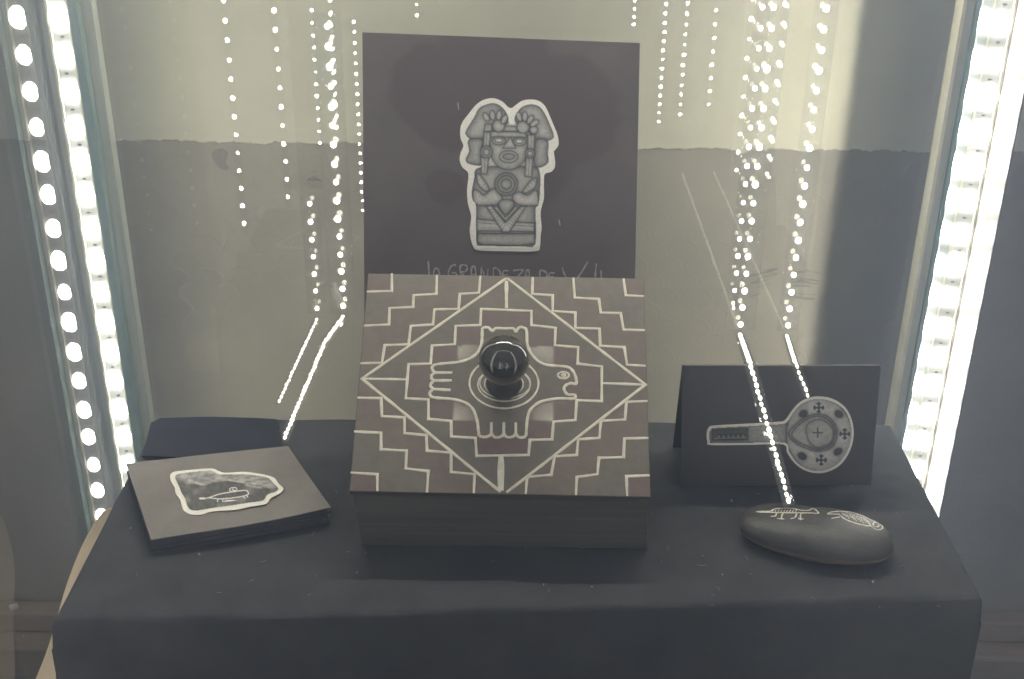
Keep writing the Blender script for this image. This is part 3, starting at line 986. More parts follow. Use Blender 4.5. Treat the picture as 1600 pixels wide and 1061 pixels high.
# ================================================================== WOODEN BOX WITH PAINTED LID
def build_box():
    a = math.radians(34.8)
    n = Vector((0, -math.sin(a), math.cos(a)))
    p = Vector((0, .824, .065))
    TL, TR, BR, BL = (hit(x, y, p, n) for x, y in ((575, 427), (1006, 435), (1017, 777), (545.5, 768)))
    root = empty('painted_box', (-.008, .93, 0))
    tag(root, 'dark wooden box with sloping lid painted with cream stepped lines and creature', 'box')
    off = Vector(root.location)
    tz = zoomer(540, 410, 2.2571, p, n)
    tw = lambda x, y: tz(x, y) - off
    # lid board
    v, f = prism([q - off for q in (BL, BR, TR, TL)], n, .007)
    lid = link('lid', mesh(v, f), M['wood'], root)
    bevel(lid, .0008)
    # painted face of the lid (a coat of paint, colours brushed panel by panel)
    st = 5.0
    D = Drawing(0, 30, 1090, 840, st)
    Xg, Yg = D.X, D.Y
    olive, brown, red = np.array((.110, .096, .076)), np.array((.114, .090, .072)), np.array((.106, .075, .064))
    col = np.tile(olive, (*Xg.shape, 1))
    def fill(pts, c):
        d = poly_sdf(Xg, Yg, pts)
        k = np.clip(.5 - d / 6, 0, 1)[..., None]
        col[:] = col * (1 - k) + np.array(c) * k
    diamond = [(567, 55), (1058, 432), (548, 812), (58, 411)]
    outerst = [(475, 48), (470, 108), (403, 112), (398, 165), (313, 167), (308, 220), (230, 225), (222, 290), (138, 293), (128, 355), (52, 357), (42, 478), (125, 480), (128, 543), (208, 548),
               (208, 603), (285, 610), (287, 665), (372, 672), (372, 740), (455, 748), (452, 815), (635, 818), (640, 757), (725, 750), (737, 685), (815, 680), (820, 625), (895, 620), (900, 560),
               (985, 555), (990, 493), (1065, 490), (1058, 366), (992, 362), (983, 300), (898, 295), (895, 235), (810, 232), (810, 178), (730, 172), (730, 117), (658, 112), (660, 53)]
    stair2 = [(322, 45), (320, 112), (240, 117), (238, 158), (155, 162), (153, 220), (65, 224), (30, 597), (125, 602), (125, 660), (215, 665), (212, 728), (292, 737), (287, 812),
              (812, 822), (815, 758), (888, 748), (893, 690), (980, 688), (983, 622), (1068, 620), (1055, 240), (980, 238), (970, 180), (900, 178), (893, 130), (808, 125), (803, 55)]
    cross = [(478, 165), (655, 172), (655, 222), (740, 232), (738, 293), (820, 300), (818, 358), (903, 368), (903, 490), (815, 487), (810, 557), (733, 563), (728, 625), (650, 627),
             (645, 680), (462, 683), (458, 620), (373, 615), (372, 560), (292, 553), (292, 485), (212, 480), (222, 360), (300, 358), (305, 295), (385, 290), (388, 225), (475, 222)]
    fill(stair2, brown)
    fill(outerst, brown * .97)
    fill(diamond, olive * .93)
    fill(cross, red)
    for q in ([(0, 30), (163, 40), (163, 102), (60, 104)], [(980, 30), (1090, 30), (1090, 120), (988, 117)], [(0, 742), (112, 748), (112, 840), (0, 840)], [(990, 755), (1090, 752), (1090, 840), (993, 840)]):
        fill(q, red * 1.05)
    k6 = lambda x, y: ((640 + x / 5.307 - 540) * 2.2571, (500 + y / 5.307 - 410) * 2.2571)
    creature = [(190, 378), (300, 358), (400, 350), (500, 322), (565, 268), (598, 190), (602, 130), (602, 66), (660, 64), (720, 72), (800, 72), (875, 72), (940, 62), (968, 90), (975, 200), (1010, 280), (1070, 345),
                (1150, 376), (1300, 390), (1350, 420), (1378, 480), (1380, 530), (1340, 525), (1290, 545), (1280, 580), (1310, 620), (1368, 622), (1365, 655), (1200, 655), (1080, 682), (1000, 745),
                (975, 820), (965, 965), (575, 965), (560, 840), (530, 750), (470, 692), (380, 662), (200, 646), (168, 612), (176, 540), (185, 465), (190, 410)]
    fill([k6(x, y) for x, y in creature], olive * .86)
    # pale scumbled corners between the creature and the stepped cross
    corners = [([(395, 215), (578, 210), (572, 262), (500, 322), (400, 347)], (395, 215)), ([(985, 220), (1195, 225), (1195, 372), (1070, 343), (1005, 270)], (1120, 215)),
               ([(362, 670), (430, 688), (520, 755), (548, 832), (360, 832)], (362, 832)), ([(985, 832), (1008, 755), (1090, 688), (1195, 670), (1195, 836)], (1195, 836))]
    for q, c in corners:
        cxy = k6(*c)
        d = poly_sdf(Xg, Yg, [k6(x, y) for x, y in q])
        r = np.hypot(Xg - cxy[0], Yg - cxy[1]) / 70
        k = (np.clip(.5 - d / 5, 0, 1) * np.clip(1.05 - r * .75, .12, 1))[..., None]
        col[:] = col * (1 - k) + np.array((.36, .345, .29)) * k
    nz = vnoise(Xg.shape, 14, 5) * .5 + vnoise(Xg.shape, 5, 6) * .3 + vnoise(Xg.shape, 40, 7) * .6
    col *= (1 + .22 * (nz - .7))[..., None]
    # clip to the lid, inset by a hair
    oc = [(78 + 2, 38 + 2), (1053 - 2, 57 + 2), (1077 - 2, 830 - 2), (12 + 2, 808 - 2)]
    xs = np.linspace(0, 1, 190); ys = np.linspace(0, 1, 150)
    P4 = [q - off for q in (TL, TR, BR, BL)]
    verts, cols = [], []
    cam_inv = CAM_R.transposed()
    for yv in ys:
        for xv in xs:
            w = (P4[0] * (1 - xv) + P4[1] * xv) * (1 - yv) + (P4[3] * (1 - xv) + P4[2] * xv) * yv
            verts.append(w)
    ctr = (P4[0] + P4[1] + P4[2] + P4[3]) / 4
    verts = [ctr + (q - ctr) * .994 + n * .0003 for q in verts]
    for q in verts:
        c = cam_inv @ (q + off - EYE)
        zx = (CX + F_PX * c.x / -c.z - 540) * 2.2571
        zy = (CY - F_PX * c.y / -c.z - 410) * 2.2571
        i = min(max(int(round(zx / st)), 0), Xg.shape[1] - 1)
        j = min(max(int(round((zy - 30) / st)), 0), Xg.shape[0] - 1)
        cols.append((*col[j, i], 1))
    W = len(xs)
    faces = [(j * W + i, (j + 1) * W + i, (j + 1) * W + i + 1, j * W + i + 1) for j in range(len(ys) - 1) for i in range(W - 1)]
    me = mesh(verts, faces)
    ca = me.color_attributes.new('print', 'FLOAT_COLOR', 'POINT')
    ca.data.foreach_set('color', np.array(cols, np.float32).ravel())
    coat = link('paint_coat', me, M['lidpaint'], lid)

    def line(name, pts, w, closed=False, k=None, sub=0):
        if sub: pts = smooth_closed(pts, sub) if closed else smooth_open(pts, sub)
        P = [tw(*(k(x, y) if k else (x, y))) + n * .0003 for x, y in pts]
        return link(name, mesh(*ribbon(P, [n] * len(P), w, .00045, .10, closed)), M['line'], lid)
    W1 = .0023
    quarters = [[(163, 40), (163, 102), (75, 104)], stair2[:7], outerst[:11],
                [(980, 58), (988, 117), (1052, 120)], list(reversed(stair2[-7:])), list(reversed(outerst[-11:])),
                [(18, 742), (112, 748), (112, 808)], stair2[7:14], outerst[11:22],
                [(1072, 752), (990, 755), (993, 825)], list(reversed(stair2[14:21])), list(reversed(outerst[22:33]))]
    for q in quarters: line('stepped_line', q, W1)
    line('diamond_line', [(567, 57), (58, 411), (546, 810)], .0025)
    line('diamond_line', [(570, 57), (1057, 432), (568, 812)], .0025)
    for q, w in (([(567, 66), (567, 163)], .0031), ([(66, 411), (213, 414)], W1), ([(907, 427), (1050, 432)], W1), ([(548, 685), (547, 806)], .0052)):
        line('spoke_line', q, w)
    line('stepped_cross_line', cross, W1, True)
    cr = [k6(x, y) for x, y in creature]
    cl = lambda nm, pts, w=.0025, closed=False, sub=4: line(nm, pts, w, closed, k6, sub)
    cl('creature_line', [(602, 66), (601, 130), (596, 195), (565, 268), (500, 322), (400, 350), (300, 360), (215, 372), (186, 392), (192, 420), (205, 438), (182, 462), (184, 490), (200, 505), (176, 532), (176, 556), (194, 575), (168, 602), (175, 632), (210, 646), (290, 652), (380, 662), (470, 692), (530, 750), (560, 840), (568, 900), (576, 966)])
    cl('creature_line', [(576, 966), (620, 972), (660, 962), (677, 945), (700, 970), (730, 976), (765, 965), (780, 948), (800, 968), (830, 975), (862, 965), (880, 945), (900, 970), (930, 976), (964, 968)])
    cl('creature_line', [(964, 968), (970, 880), (978, 815), (1002, 745), (1080, 682), (1200, 656), (1290, 653), (1364, 653), (1368, 622), (1312, 620), (1282, 582), (1290, 548), (1335, 526), (1379, 530), (1378, 480), (1350, 420), (1300, 390), (1150, 376), (1070, 345), (1010, 280), (976, 200), (970, 92), (942, 64), (905, 66), (880, 105)])
    cl('creature_line', [(602, 66), (650, 64), (685, 92), (715, 70), (800, 73), (860, 73), (880, 105)])
    for q in ([(205, 438), (355, 440)], [(200, 505), (350, 503)], [(194, 575), (340, 582)], [(677, 945), (678, 850)], [(780, 948), (781, 850)], [(880, 945), (880, 852)]):
        cl('claw_line', q, .0030, False, 0)
    cl('eye_line', ell(1275, 460, 46, 27), .0018, True, 0)
    cl('eye_line', ell(1276, 460, 8, 6), .0030, True, 0)
    # rings drawn round the knob
    kb = hit(640 + 782 / 5.307, 500 + 532 / 5.307, p, n) - off
    uu = Vector((1, 0, 0)); vv = n.cross(uu)
    def ring(r, w, nm='ring_line', r2=None, dx=0, dy=0):
        P = [kb + uu * (dx + r * math.cos(t)) + vv * (dy + (r2 or r) * math.sin(t)) + n * .0003 for t in np.linspace(0, 2 * math.pi, 60, endpoint=False)]
        link(nm, mesh(*ribbon(P, [n] * 60, w, .0004, .14, True)), M['line'], lid)
    ring(.0288, .0017, r2=.0235, dy=.001); ring(.0218, .0013, r2=.0155, dy=-.0005); ring(.0212, .0011, r2=.0140, dx=.001, dy=.0008); ring(.0162, .0010, r2=.0115)
    # knob: turned foot, neck and ball as one lathe
    prof = [(.0, .0002), (.0142, .0002), (.0148, .0014), (.0140, .004), (.0122, .0056), (.0112, .0080), (.0106, .012), (.0104, .017), (.0107, .0215), (.0116, .0246), (.0124, .0268)]
    cz, R = .0445, .0206
    a0 = math.asin(.0124 / R)
    for t in np.linspace(a0, math.pi, 26)[1:]:
        prof.append((R * math.sin(t) if t < math.pi else 0, cz - R * math.cos(t)))
    N = 48
    kv, kf = [], []
    for r, z in prof:
        for i in range(N):
            t = 2 * math.pi * i / N
            kv.append(kb + uu * r * math.cos(t) + vv * r * math.sin(t) + n * z)
    for j in range(len(prof) - 1):
        for i in range(N):
            kf.append((j * N + i, j * N + (i + 1) % N, (j + 1) * N + (i + 1) % N, (j + 1) * N + i))
    nst = 11
    link('knob_stem', mesh(kv[:(nst + 1) * N], [q for q in kf if max(q) < (nst + 1) * N]), M['stem'], root, smooth=True)
    link('knob', mesh(kv[nst * N:], [tuple(i - nst * N for i in q) for q in kf if min(q) >= nst * N]), M['knob'], root, smooth=True)
    # body: front leans in under the lid, sides, back
    dn = n * .0072
    fl, fr = BL - dn - off, BR - dn - off
    tl, tr = TL - dn - off, TR - dn - off
    inn = Vector((.0012, 0, 0))
    ftl, ftr = fl + inn, fr - inn
    ftl = ftl + Vector((0, .0035, .0028)); ftr = ftr + Vector((0, .0035, .0028))
    fbl, fbr = hit(565, 852, (0, 0, .0012), (0, 0, 1)) - off, hit(1011, 858, (0, 0, .0012), (0, 0, 1)) - off
    btl, btr = tl + inn + Vector((0, -.003, -.002)), tr - inn + Vector((0, -.003, -.002))
    bbl, bbr = Vector((btl.x + .002, btl.y + .012, .0012)), Vector((btr.x - .002, btr.y + .012, .0012))
    def slab(name, q, th):
        nn = (q[1] - q[0]).cross(q[3] - q[0]).normalized()
        v, f = prism(q, nn, th)
        o = link(name, mesh(v, f), M['wood'], root)
        bevel(o, .0007)
    slab('front_panel', [fbl, fbr, ftr, ftl], .008)
    slab('back_panel', [bbr, bbl, btl, btr], .006)
    e = .0004
    slab('side_panel', [bbl + Vector((e, -.0065, 0)), fbl + Vector((e, .0085, 0)), ftl + Vector((e, .0085, .0055)), btl + Vector((e, -.0065, -.005))], .006)
    slab('side_panel', [fbr + Vector((-e, .0085, 0)), bbr + Vector((-e, -.0065, 0)), btr + Vector((-e, -.0065, -.005)), ftr + Vector((-e, .0085, .0055))], .006)


build_box()

# ================================================================== BOOKLET (left)
def build_booklet():
    H = .0165
    n = Vector((0, 0, 1))
    px = [(196, 722), (450, 698), (517, 797), (236, 843)]
    root = empty('booklet', (-.25, .90, 0))
    tag(root, 'thick booklet with grey cover and rock drawing, at left on the cloth', 'booklet')
    off = Vector(root.location)
    q = [hit(x, y, (0, 0, H), n) - off for x, y in px]        # back-left, back-right, front-right, front-left
    def layer(name, z, th, inset, mat, curl, shift=(0, 0), rot=0.0):
        c = (q[0] + q[1] + q[2] + q[3]) / 4
        nu, nv = 22, 16
        v = []
        for lv in (0, 1):
            for j in range(nv + 1):
                for i in range(nu + 1):
                    u, w = i / nu, j / nv
                    p = (q[0] * (1 - u) + q[1] * u) * (1 - w) + (q[3] * (1 - u) + q[2] * u) * w
                    d = p - c
                    p = c + Matrix.Rotation(rot, 3, 'Z') @ (d * (1 - inset)) + Vector((shift[0], shift[1], 0))
                    cu = curl * (max(0, u - .35) / .65) ** 2 * (.45 + .55 * w)
                    wav = .0006 * math.sin(u * 5 + w * 3 + z * 300)
                    p.z = z + cu + wav * (curl > 0) - lv * th
                    v.append(p)
        W = nu + 1
        K = W * (nv + 1)
        f = []
        for j in range(nv):
            for i in range(nu):
                a = j * W + i
                f.append((a, a + W, a + W + 1, a + 1))
                f.append((K + a, K + a + 1, K + a + W + 1, K + a + W))
        for i in range(nu):
            f.append((i, i + 1, K + i + 1, K + i)); a = nv * W + i
            f.append((a + 1, a, K + a, K + a + 1))
        for j in range(nv):
            a = j * W
            f.append((a + W, a, K + a, K + a + W)); b = a + nu
            f.append((b, b + W, K + b + W, K + b))
        return link(name, mesh(v, f), mat, root)
    cover = layer('cover', H - .0006, .0009, 0, M['kraft'], .0035)
    r = random.Random(4)
    nl = 7
    for k in range(nl):
        z = H - .0022 - k * .0020
        layer('page' if k < nl - 1 else 'back_cover', z, .0016, .012 + r.uniform(0, .014), M['page'], .0022 * (1 - k / nl) ** 2, (r.uniform(-.0015, .001), r.uniform(-.001, .001)), r.uniform(-.006, .006))
    tz = zoomer(180, 630, 4.244, (0, 0, H + .0003), n)
    def tw(x, y):
        p = tz(x, y) - off
        # follow the curl of the cover
        a = q[1] - q[0]; b = q[3] - q[0]
        d = Vector((p.x - q[0].x, p.y - q[0].y))
        det = a.x * b.y - a.y * b.x
        u = (d.x * b.y - d.y * b.x) / det
        w = (a.x * d.y - a.y * d.x) / det
        p.z = H - .0006 + .0035 * (max(0, u - .35) / .65) ** 2 * (.45 + .55 * w) + .0008
        return p
    outline = [(365, 480), (385, 460), (440, 450), (630, 435), (680, 450), (730, 465), (850, 460), (930, 470), (1000, 485), (1055, 505), (1085, 545), (1115, 575), (1105, 600), (1070, 620),
               (1030, 640), (1000, 675), (900, 690), (800, 710), (640, 720), (580, 740), (500, 740), (455, 715), (440, 680), (430, 640), (400, 600), (395, 560), (370, 520)]
    so = smooth_closed(outline, 3)
    cut = paper_cutout('paper_cutout', so, tw, n, .0005, root)
    inner = smooth_closed([(395, 490), (450, 467), (630, 452), (700, 477), (850, 477), (1000, 500), (1035, 522), (1060, 550), (1083, 575), (1068, 598), (1010, 620), (985, 655), (900, 668),
                           (640, 702), (520, 718), (480, 690), (465, 640), (440, 600), (420, 550)], 3)
    D = Drawing(380, 440, 1100, 730, 3.2, .30)
    n1, n2, n3 = vnoise(D.T.shape, 16, 11), vnoise(D.T.shape, 5, 12), vnoise(D.T.shape, 30, 13)
    streak = vnoise((D.T.shape[0] * 3, D.T.shape[1]), 12, 14)[::3]
    split = 540 + 18 * np.sin(D.X / 70) + 26 * (D.X - 700) / 350 + 18 * (n1 - .5)
    top = .16 + .30 * streak * (.5 + n2 * .7)
    low = .055 + .17 * np.clip(n1 * 1.6 - .75, 0, 1) + .05 * n2
    left = np.clip(1 - (D.X - 420) / 110, 0, 1)
    low = low + left * .16 * n1
    k = np.clip((D.Y - split) / 8 + .5, 0, 1)
    D.T = top * (1 - k) + low * k
    D.stroke([(420, 540), (520, 556), (620, 556), (700, 542), (760, 536), (900, 548), (1000, 575), (1060, 602)], 5, .05, .7)
    cream = .70
    D.stroke([(575, 637), (620, 632), (680, 612), (750, 598), (860, 586), (882, 600), (876, 617), (800, 632), (700, 640), (620, 632)], 6.5, cream)
    D.stroke([(565, 637), (592, 637)], 14, cream, 1, 0)
    for s in ([(683, 640), (678, 658)], [(716, 638), (712, 656)], [(850, 625), (864, 640)], [(870, 618), (880, 632)]): D.stroke(s, 6, cream, 1, 0)
    D.stroke([(788 + (34 - 2.6 * t) * math.cos(t * .9 + 1.5), 578 + (17 - 1.3 * t) * math.sin(t * .9 + 1.5)) for t in np.linspace(0, 10, 40)], 5, cream, 1, 0)
    D.build('rock_drawing', inner, tw, n, .0009, cut)


build_booklet()

# ================================================================== DARK PAPER SHEET
def build_sheet():
    px = [(222, 712), (236, 660), (252, 653), (330, 651), (400, 653), (432, 655), (437, 664), (434, 672), (441, 682), (439, 692), (447, 702), (440, 708), (330, 716)]
    n = Vector((0, 0, 1))
    pts = [hit(x, y, (0, 0, .0042), n) for x, y in px]
    pts.reverse()
    o = link('paper_sheet', mesh(*prism(pts, n, .0014)), M['sheet'])
    tag(o, 'dark torn-edged paper sheet lying behind the booklet', 'paper')


M['sheet'] = mottled('blue_black_paper', (0.018, 0.019, 0.026), (0.028, 0.029, 0.037), 20, 0.9, 0.15, 500, spec=.1)
build_sheet()

# ================================================================== TENT CARD (right)
def build_tent():
    n = Vector((0, -math.cos(.06), math.sin(.06)))
    p = Vector((0, .934, 0))
    root = empty('folded_card', (.235, .95, 0))
    tag(root, 'dark folded tent card with ladle drawing, behind the stone', 'card')
    off = Vector(root.location)
    tl, tr, br, bl = (hit(x, y, p, n) - off for x, y in ((1066, 571), (1376, 571), (1361, 758), (1063, 761)))
    bl.z = max(bl.z, .0015)
    fp = link('front_panel', mesh(*prism([bl, br, tr, tl], n, .0012)), M['card_black'], root)
    bevel(fp, .0003, 1)
    fold = [tl + Vector((0, .0016, -.0002)), tr + Vector((0, .0016, -.0002))]
    r0 = hit(1051, 698, (0, 0, .0015), (0, 0, 1)) - off
    r1 = Vector((tr.x + .006, r0.y - .002, r0.z))
    nn = (fold[0] - r0).cross(r1 - r0).normalized()
    rp = link('rear_panel', mesh(*prism([r0, fold[0], fold[1], r1], nn, .0012)), M['card_black'], root)
    # worn pale crease along the fold
    P = [tl.lerp(tr, t) + Vector((0, -.0001, .0002 * math.sin(t * 9))) for t in np.linspace(0.01, .99, 14)]
    link('crease', mesh(*ribbon(P, [Vector((0, -.6, .8)).normalized()] * 14, .0011, .0004, .4)), M['card_edge'], root)
    P = [tr.lerp(br, t) + n * .0001 for t in np.linspace(0.01, .99, 10)]
    link('worn_edge', mesh(*ribbon(P, [n] * 10, .0006, .0002, .4)), M['card_edge'], root)
    tz = zoomer(1030, 550, 3.0325, p, n)
    tw = lambda x, y: tz(x, y) - off
    outline = [(225, 382), (235, 357), (260, 348), (400, 340), (560, 330), (596, 322), (625, 282), (662, 240), (710, 216), (760, 210), (820, 221), (880, 260), (912, 320), (921, 390),
               (906, 460), (866, 525), (810, 562), (750, 573), (690, 560), (640, 525), (605, 475), (588, 437), (450, 438), (250, 440), (228, 425)]
    so = smooth_closed(outline, 3)
    cut = paper_cutout('paper_cutout', so, tw, n, .0006, root)
    D = Drawing(215, 205, 930, 580, 2.8, .30)
    D.T = .20 + .07 * vnoise(D.T.shape, 20, 21) + .06 * vnoise(D.T.shape, 6, 22)
    D.shape([(236, 362), (300, 352), (600, 336), (620, 360), (615, 430), (585, 428), (260, 430), (238, 420)], .27, 12, .40, sub=0)
    D.shape([(250, 368), (418, 360), (420, 412), (252, 416)], .085, 8, .3, sub=0)
    for k in range(6):
        D.shape(ell(282 + k * 23, 400 - k * .6, 9, 10), .24, 4, .5, sub=0)
    D.stroke([(262, 408), (410, 404)], 4, .26); D.stroke([(440, 372), (520, 362), (560, 380), (480, 392)], 4, .12, .6)
    D.shape(ell(757, 391, 155, 173, 0, 40), .46, 22, .34, sub=0)
    D.shape([(612, 385), (640, 345), (690, 308), (745, 292), (795, 302), (832, 340), (842, 392), (826, 438), (788, 462), (735, 466), (690, 452), (640, 425)], .30, 8, .3)
    D.shape([(628, 388), (655, 350), (700, 318), (745, 303), (790, 314), (822, 347), (830, 392), (815, 430), (782, 452), (735, 455), (695, 440), (650, 418)], .38, 40, .22)
    D.shape([(700, 345), (760, 318), (812, 350), (822, 395), (800, 435), (740, 448), (705, 410)], .33, 30, .12)
    def plus(cx, cy, r, w, rot=0):
        for a in (rot, rot + math.pi / 2):
            D.stroke([(cx - r * math.cos(a), cy - r * math.sin(a)), (cx + r * math.cos(a), cy + r * math.sin(a))], w, .035, 1, 0)
    for cx, cy in ((755, 262), (878, 386), (767, 510)):
        plus(cx, cy, 23, 9)
        for dx, dy in ((20, 0), (-20, 0), (0, 19), (0, -19)):
            D.stroke([(cx + dx - .35 * dy, cy + dy - .35 * dx), (cx + dx + .35 * dy, cy + dy + .35 * dx)], 9, .04, 1, 0)
    plus(750, 380, 22, 7)
    for cx, cy, a in ((682, 290, -.5), (850, 292, .6), (677, 491, .5), (846, 470, -.6)):
        D.shape(ell(cx, cy, 20, 15, a), .05, 6, .2, sub=0)
    D.grain(.14, 4, 23); D.grain(.12, 12, 24)
    inner = smooth_closed([(236, 382), (244, 364), (262, 357), (400, 349), (565, 339), (602, 330), (632, 287), (667, 248), (712, 225), (760, 219), (816, 230), (873, 266), (903, 322), (911, 390),
                           (897, 456), (859, 518), (806, 553), (750, 563), (694, 551), (647, 518), (613, 470), (594, 428), (450, 429), (255, 431), (238, 420)], 3)
    D.build('ladle_drawing', inner, tw, n, .0009, cut)


build_tent()

# ================================================================== PAINTED STONE
def build_stone():
    A, B, Cc = .0635, .0300, .0150
    yaw, lean = math.radians(-15), math.radians(2)
    c0 = hit(1264, 829, (0, 0, .0160), (0, 0, 1))
    c0.z = Cc * .985
    root = tag(empty('painted_stone', c0), 'smooth dark oval stone with cream lizard drawings, front right', 'stone')
    R = Matrix.Rotation(yaw, 3, 'Z')
    root.rotation_euler = (0, 0, yaw)
    def radius(d):
        """superellipsoid-ish pebble with uneven swell"""
        d = d.normalized()
        e = (abs(d.x / A) ** 2.5 + abs(d.y / B) ** 2.5 + abs(d.z / Cc) ** 2.5) ** (-1 / 2.5)
        w = 1 + .020 * math.sin(3 * d.x + 1) * math.cos(2 * d.y) + .014 * math.sin(5 * d.x - 2 * d.z) + .010 * math.sin(7 * d.y + 3 * d.x)
        return e * w * (1 + .10 * d.x * abs(d.x) - .05 * (1 - abs(d.x)) * d.y)
    nu, nv = 96, 48
    v, f = [], []
    for j in range(nv + 1):
        t = math.pi * j / nv
        for i in range(nu):
            a = 2 * math.pi * i / nu
            d = Vector((A * math.sin(t) * math.cos(a), B * math.sin(t) * math.sin(a), Cc * math.cos(t)))
            d.normalize()
            p = d * radius(d)
            p.z = max(p.z, -Cc * .98)
            v.append(p)
    for j in range(nv):
        for i in range(nu):
            f.append((j * nu + i, (j + 1) * nu + i, (j + 1) * nu + (i + 1) % nu, j * nu + (i + 1) % nu))
    link('stone', mesh(v, f), M['rock'], root, smooth=True)
    Ri = R.transposed()
    def on(px, py):
        for _ in range(60):
            o = Ri @ (EYE - c0)
            d = (Ri @ ray(px, py)).normalized()
            t = (-o).dot(d) - .08
            prev = None
            for k in range(400):
                q = o + d * t
                if q.length < radius(q): return q, Vector((q.x / A ** 2, q.y / B ** 2, q.z / Cc ** 2)).normalized()
                t += .0004
            py += .6
        return None
    def stroke(name, pts, w=.0013, sub=4):
        pts = smooth_open(pts, sub) if sub and len(pts) > 2 else pts
        if len(pts) == 2: pts = [tuple(np.array(pts[0]) * (1 - t) + np.array(pts[1]) * t) for t in (0, .25, .5, .75, 1)]
        r = [on(1130 + x / 5.926, 780 + y / 5.926) for x, y in pts]
        r = [q for q in r if q]
        link(name, mesh(*ribbon([q[0] for q in r], [q[1] for q in r], w, .00035, .2)), M['line'], root)
    stroke('lizard_line', [(305, 117), (380, 112), (435, 112), (480, 90), (560, 84), (650, 86), (720, 103), (790, 104), (825, 88), (855, 98), (880, 131), (800, 128), (700, 127), (550, 126), (400, 122), (305, 117)], .0015)
    for q in ([(495, 126), (482, 155), (440, 161)], [(555, 127), (541, 160), (540, 190)], [(500, 180), (566, 186)], [(684, 127), (664, 170), (622, 181)], [(722, 127), (715, 165), (718, 195)], [(692, 181), (745, 185)]):
        stroke('lizard_line', q, .0013)
    for k in range(9):
        x = 450 + k * 27
        stroke('lizard_hatching', [(x, 122), (x + 14, 98)], .0008, 0)
    stroke('creature_line', [(1080, 112), (1010, 118), (970, 136), (1080, 140)], .0015)
    stroke('creature_line', [(1000, 180), (1080, 165)], .0013)
    stroke('creature_line', [(1080, 112), (1160, 118), (1250, 138), (1330, 172), (1400, 205), (1455, 235)], .0015)
    stroke('creature_line', [(1082, 150), (1130, 186), (1200, 215), (1290, 240), (1362, 246), (1330, 200), (1290, 175), (1262, 170)], .0015)
    stroke('creature_line', [(1362, 246), (1400, 274), (1445, 284), (1476, 265), (1465, 230), (1430, 210), (1395, 218), (1388, 245), (1420, 258), (1442, 245), (1425, 230)], .0013)
    for k in range(12):
        x = 1100 + k * 22
        y = 128 + k * 7
        stroke('creature_hatching', [(x, y), (x + 24, y + 26 + (k % 3) * 8)], .0008, 0)
    for k in range(8):
        x = 1130 + k * 32
        stroke('creature_hatching', [(x, 125 + k * 12), (x + 26, 128 + k * 13)], .0009, 0)


build_stone()

# ================================================================== LED REFLECTIONS BUILT AS ADDED TAPES
E_REFLECT = emit_mat('reflection_glow_tape', 3.0, (1.0, .97, .80), 'NONE')
D_REFLECT = diode_mesh(.0019, .0026, .0012, E_REFLECT, 6)
D_REFLECT2 = diode_mesh(.0014, .0025, .0010, E_REFLECT, 6)
TS = (0, .95, -.31)


def led_and_reflection_tape(label, path, dm, pitch, w, drop=None):
    """added tape standing in for a glass reflection; hangs down the back pane from `drop` metres up, then slants forward along `path`"""
    root = empty('led_and_reflection_tape', path[0])
    tag(root, label, 'led tape', 'LED reflections built as tapes on the back pane')
    o0 = Vector(path[0])
    if drop:
        a = Vector(path[0]) + Vector((0, 0, .006))
        st_ = led_strip(root, a, a + Vector((0, 0, drop)), (0, -1, 0), dm[0], pitch[0], w, .3, offset=o0)
        st_.data.materials.clear(); st_.data.materials.append(M['reflection_film'])
    for a, b in zip(path[:-1], path[1:]):
        st_ = led_strip(root, a, b, (0, -.55, .83), dm[1], pitch[1], w * .35, .5, offset=o0)
        st_.data.materials.clear(); st_.data.materials.append(M['reflection_film'])


M['reflection_film'] = glass_mat('reflection_film', (1.0, 1.0, 1.0), 1.2, .08)  # added film imitating the pale band round reflected LEDs
PB = (0, BACK_Y - .012, 0)
YN = (0, 1, 0)
ridge = lambda x, y: hit(x, y, (0, .9385, 0), YN)
D_DOT = diode_mesh(.0027, .0031, .0022, emit_mat('reflection_glow_dots', 16.0, LED_TINT, 'NONE'))
D_DOT2 = diode_mesh(.0021, .0024, .0020, emit_mat('reflection_glow_small_dots', 13.0, LED_TINT, 'NONE'))
led_and_reflection_tape('bright LED reflection built as a tape left of the board, slanting down to the cloth', [hit(537, 493, PB, YN), hit(508, 534, (0, 1.13, 0), YN), hit(443, 688, (0, 0, .003), (0, 0, 1))], (D_DOT, D_REFLECT), (.0195, .0056), .026, .31)
led_and_reflection_tape('shorter LED reflection built as a tape with a slanting end above the booklet', [hit(496, 497, PB, YN), hit(434, 632, (0, 1.062, 0), YN)], (D_DOT2, D_REFLECT2), (.0195, .0056), .018, .13)
led_and_reflection_tape('bright LED reflection built as a tape at right, running over the folded card to the stone', [hit(1156, 522, PB, YN), ridge(1172, 568), hit(1234, 790, (0, .862, 0), YN)], (D_DOT, D_REFLECT), (.0195, .0056), .030, .55)
led_and_reflection_tape('LED reflection built as a tape at right, its end over the folded card', [hit(1229, 524, PB, YN), ridge(1243, 568), hit(1262, 618, (0, .9325, 0), YN)], (D_DOT, D_REFLECT2), (.0195, .0056), .022, .55)
led_and_reflection_tape('dimmer LED reflection built as a tape between the board and the brighter one at right', [hit(1146, 470, PB, YN), hit(1146, 482, PB, YN)], (D_DOT2, D_REFLECT2), (.0195, .0056), .014, .5)

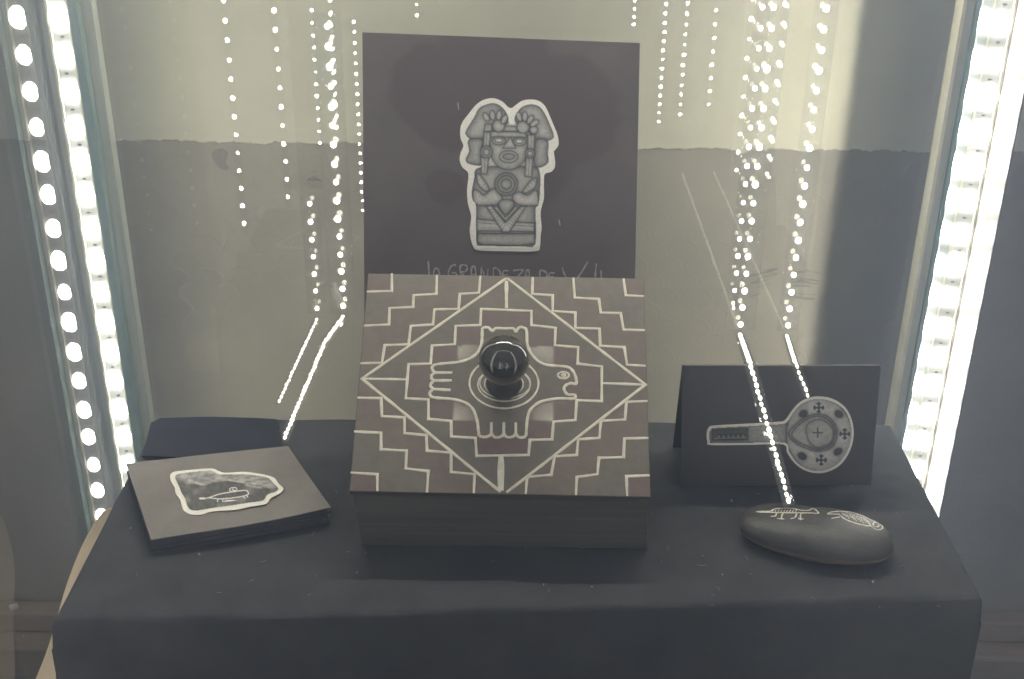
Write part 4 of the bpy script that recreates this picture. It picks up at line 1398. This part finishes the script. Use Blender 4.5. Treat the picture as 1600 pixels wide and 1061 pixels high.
# ================================================================== LIT CASE ON THE OTHER SIDE OF THE ROOM
# (stands behind the viewer; shows only as rows of light mirrored in the back pane)
far = empty('opposite_display_case', (0, -.8, -.7))
tag(far, 'lit display case behind the viewer, mirrored as dots in the back pane', 'display case')
FO = Vector((0, -.8, -.7))
PANE = BACK_Y - .004


def mirrored(px, py, depth):
    """real place of a lamp whose mirror image in the back pane stands `depth` metres away along Y"""
    p = hit(px, py, (0, depth, 0), (0, 1, 0))
    return Vector((p.x, 2 * PANE - p.y, p.z))


for px, py, depth, top, pitch in ((500, 225, 3.0, .9, .030), (527, 200, 3.2, .9, .030), (567, 330, 3.3, .55, .028), (1028, 205, 3.5, .9, .026),
                                  (1062, 180, 3.4, .9, .028), (1107, 165, 3.1, .9, .034), (652, 42, 3.6, .9, .03), (988, 75, 3.6, .9, .022), (165, 175, 3.0, .9, .028)):
    b = mirrored(px, py, depth)
    led_strip(far, b, (b.x, b.y, b.z + top), (0, 1, 0), D_FAR, pitch, .008, .1, offset=FO, label='vertical LED strip seen only as a mirrored row of dots')
fz = mirrored(500, 225, 3.0)
link('base', mesh([Vector(p) - FO for p in box_data(-1.2, 1.2, -2.6, -1.1, -.70, -.45)[0]], box_data(0, 1, 0, 1, 0, 1)[1]), M['floor'], far)

# ================================================================== HAZE ADDED TO IMITATE LAMP GLARE
def build_glare_haze():
    o = link('haze', mesh(*box_data(-2.4, 2.4, -2.7, WALL_Y + .03, -1.75, 1.6)))
    m = bpy.data.materials.new('glare_haze')
    m.use_nodes = True
    nt = m.node_tree
    nt.nodes.clear()
    v = node(nt, 'ShaderNodeVolumePrincipled')
    v.inputs['Color'].default_value = (.62, .76, 1.0, 1)
    v.inputs['Density'].default_value = HAZE
    v.inputs['Anisotropy'].default_value = 0.55
    out = node(nt, 'ShaderNodeOutputMaterial')
    nt.links.new(v.outputs[0], out.inputs['Volume'])
    o.data.materials.append(m)
    tag(o, kind='stuff')
    o['label'] = 'faint milky haze added to imitate lamp glare'
    o['category'] = 'haze'


build_glare_haze()
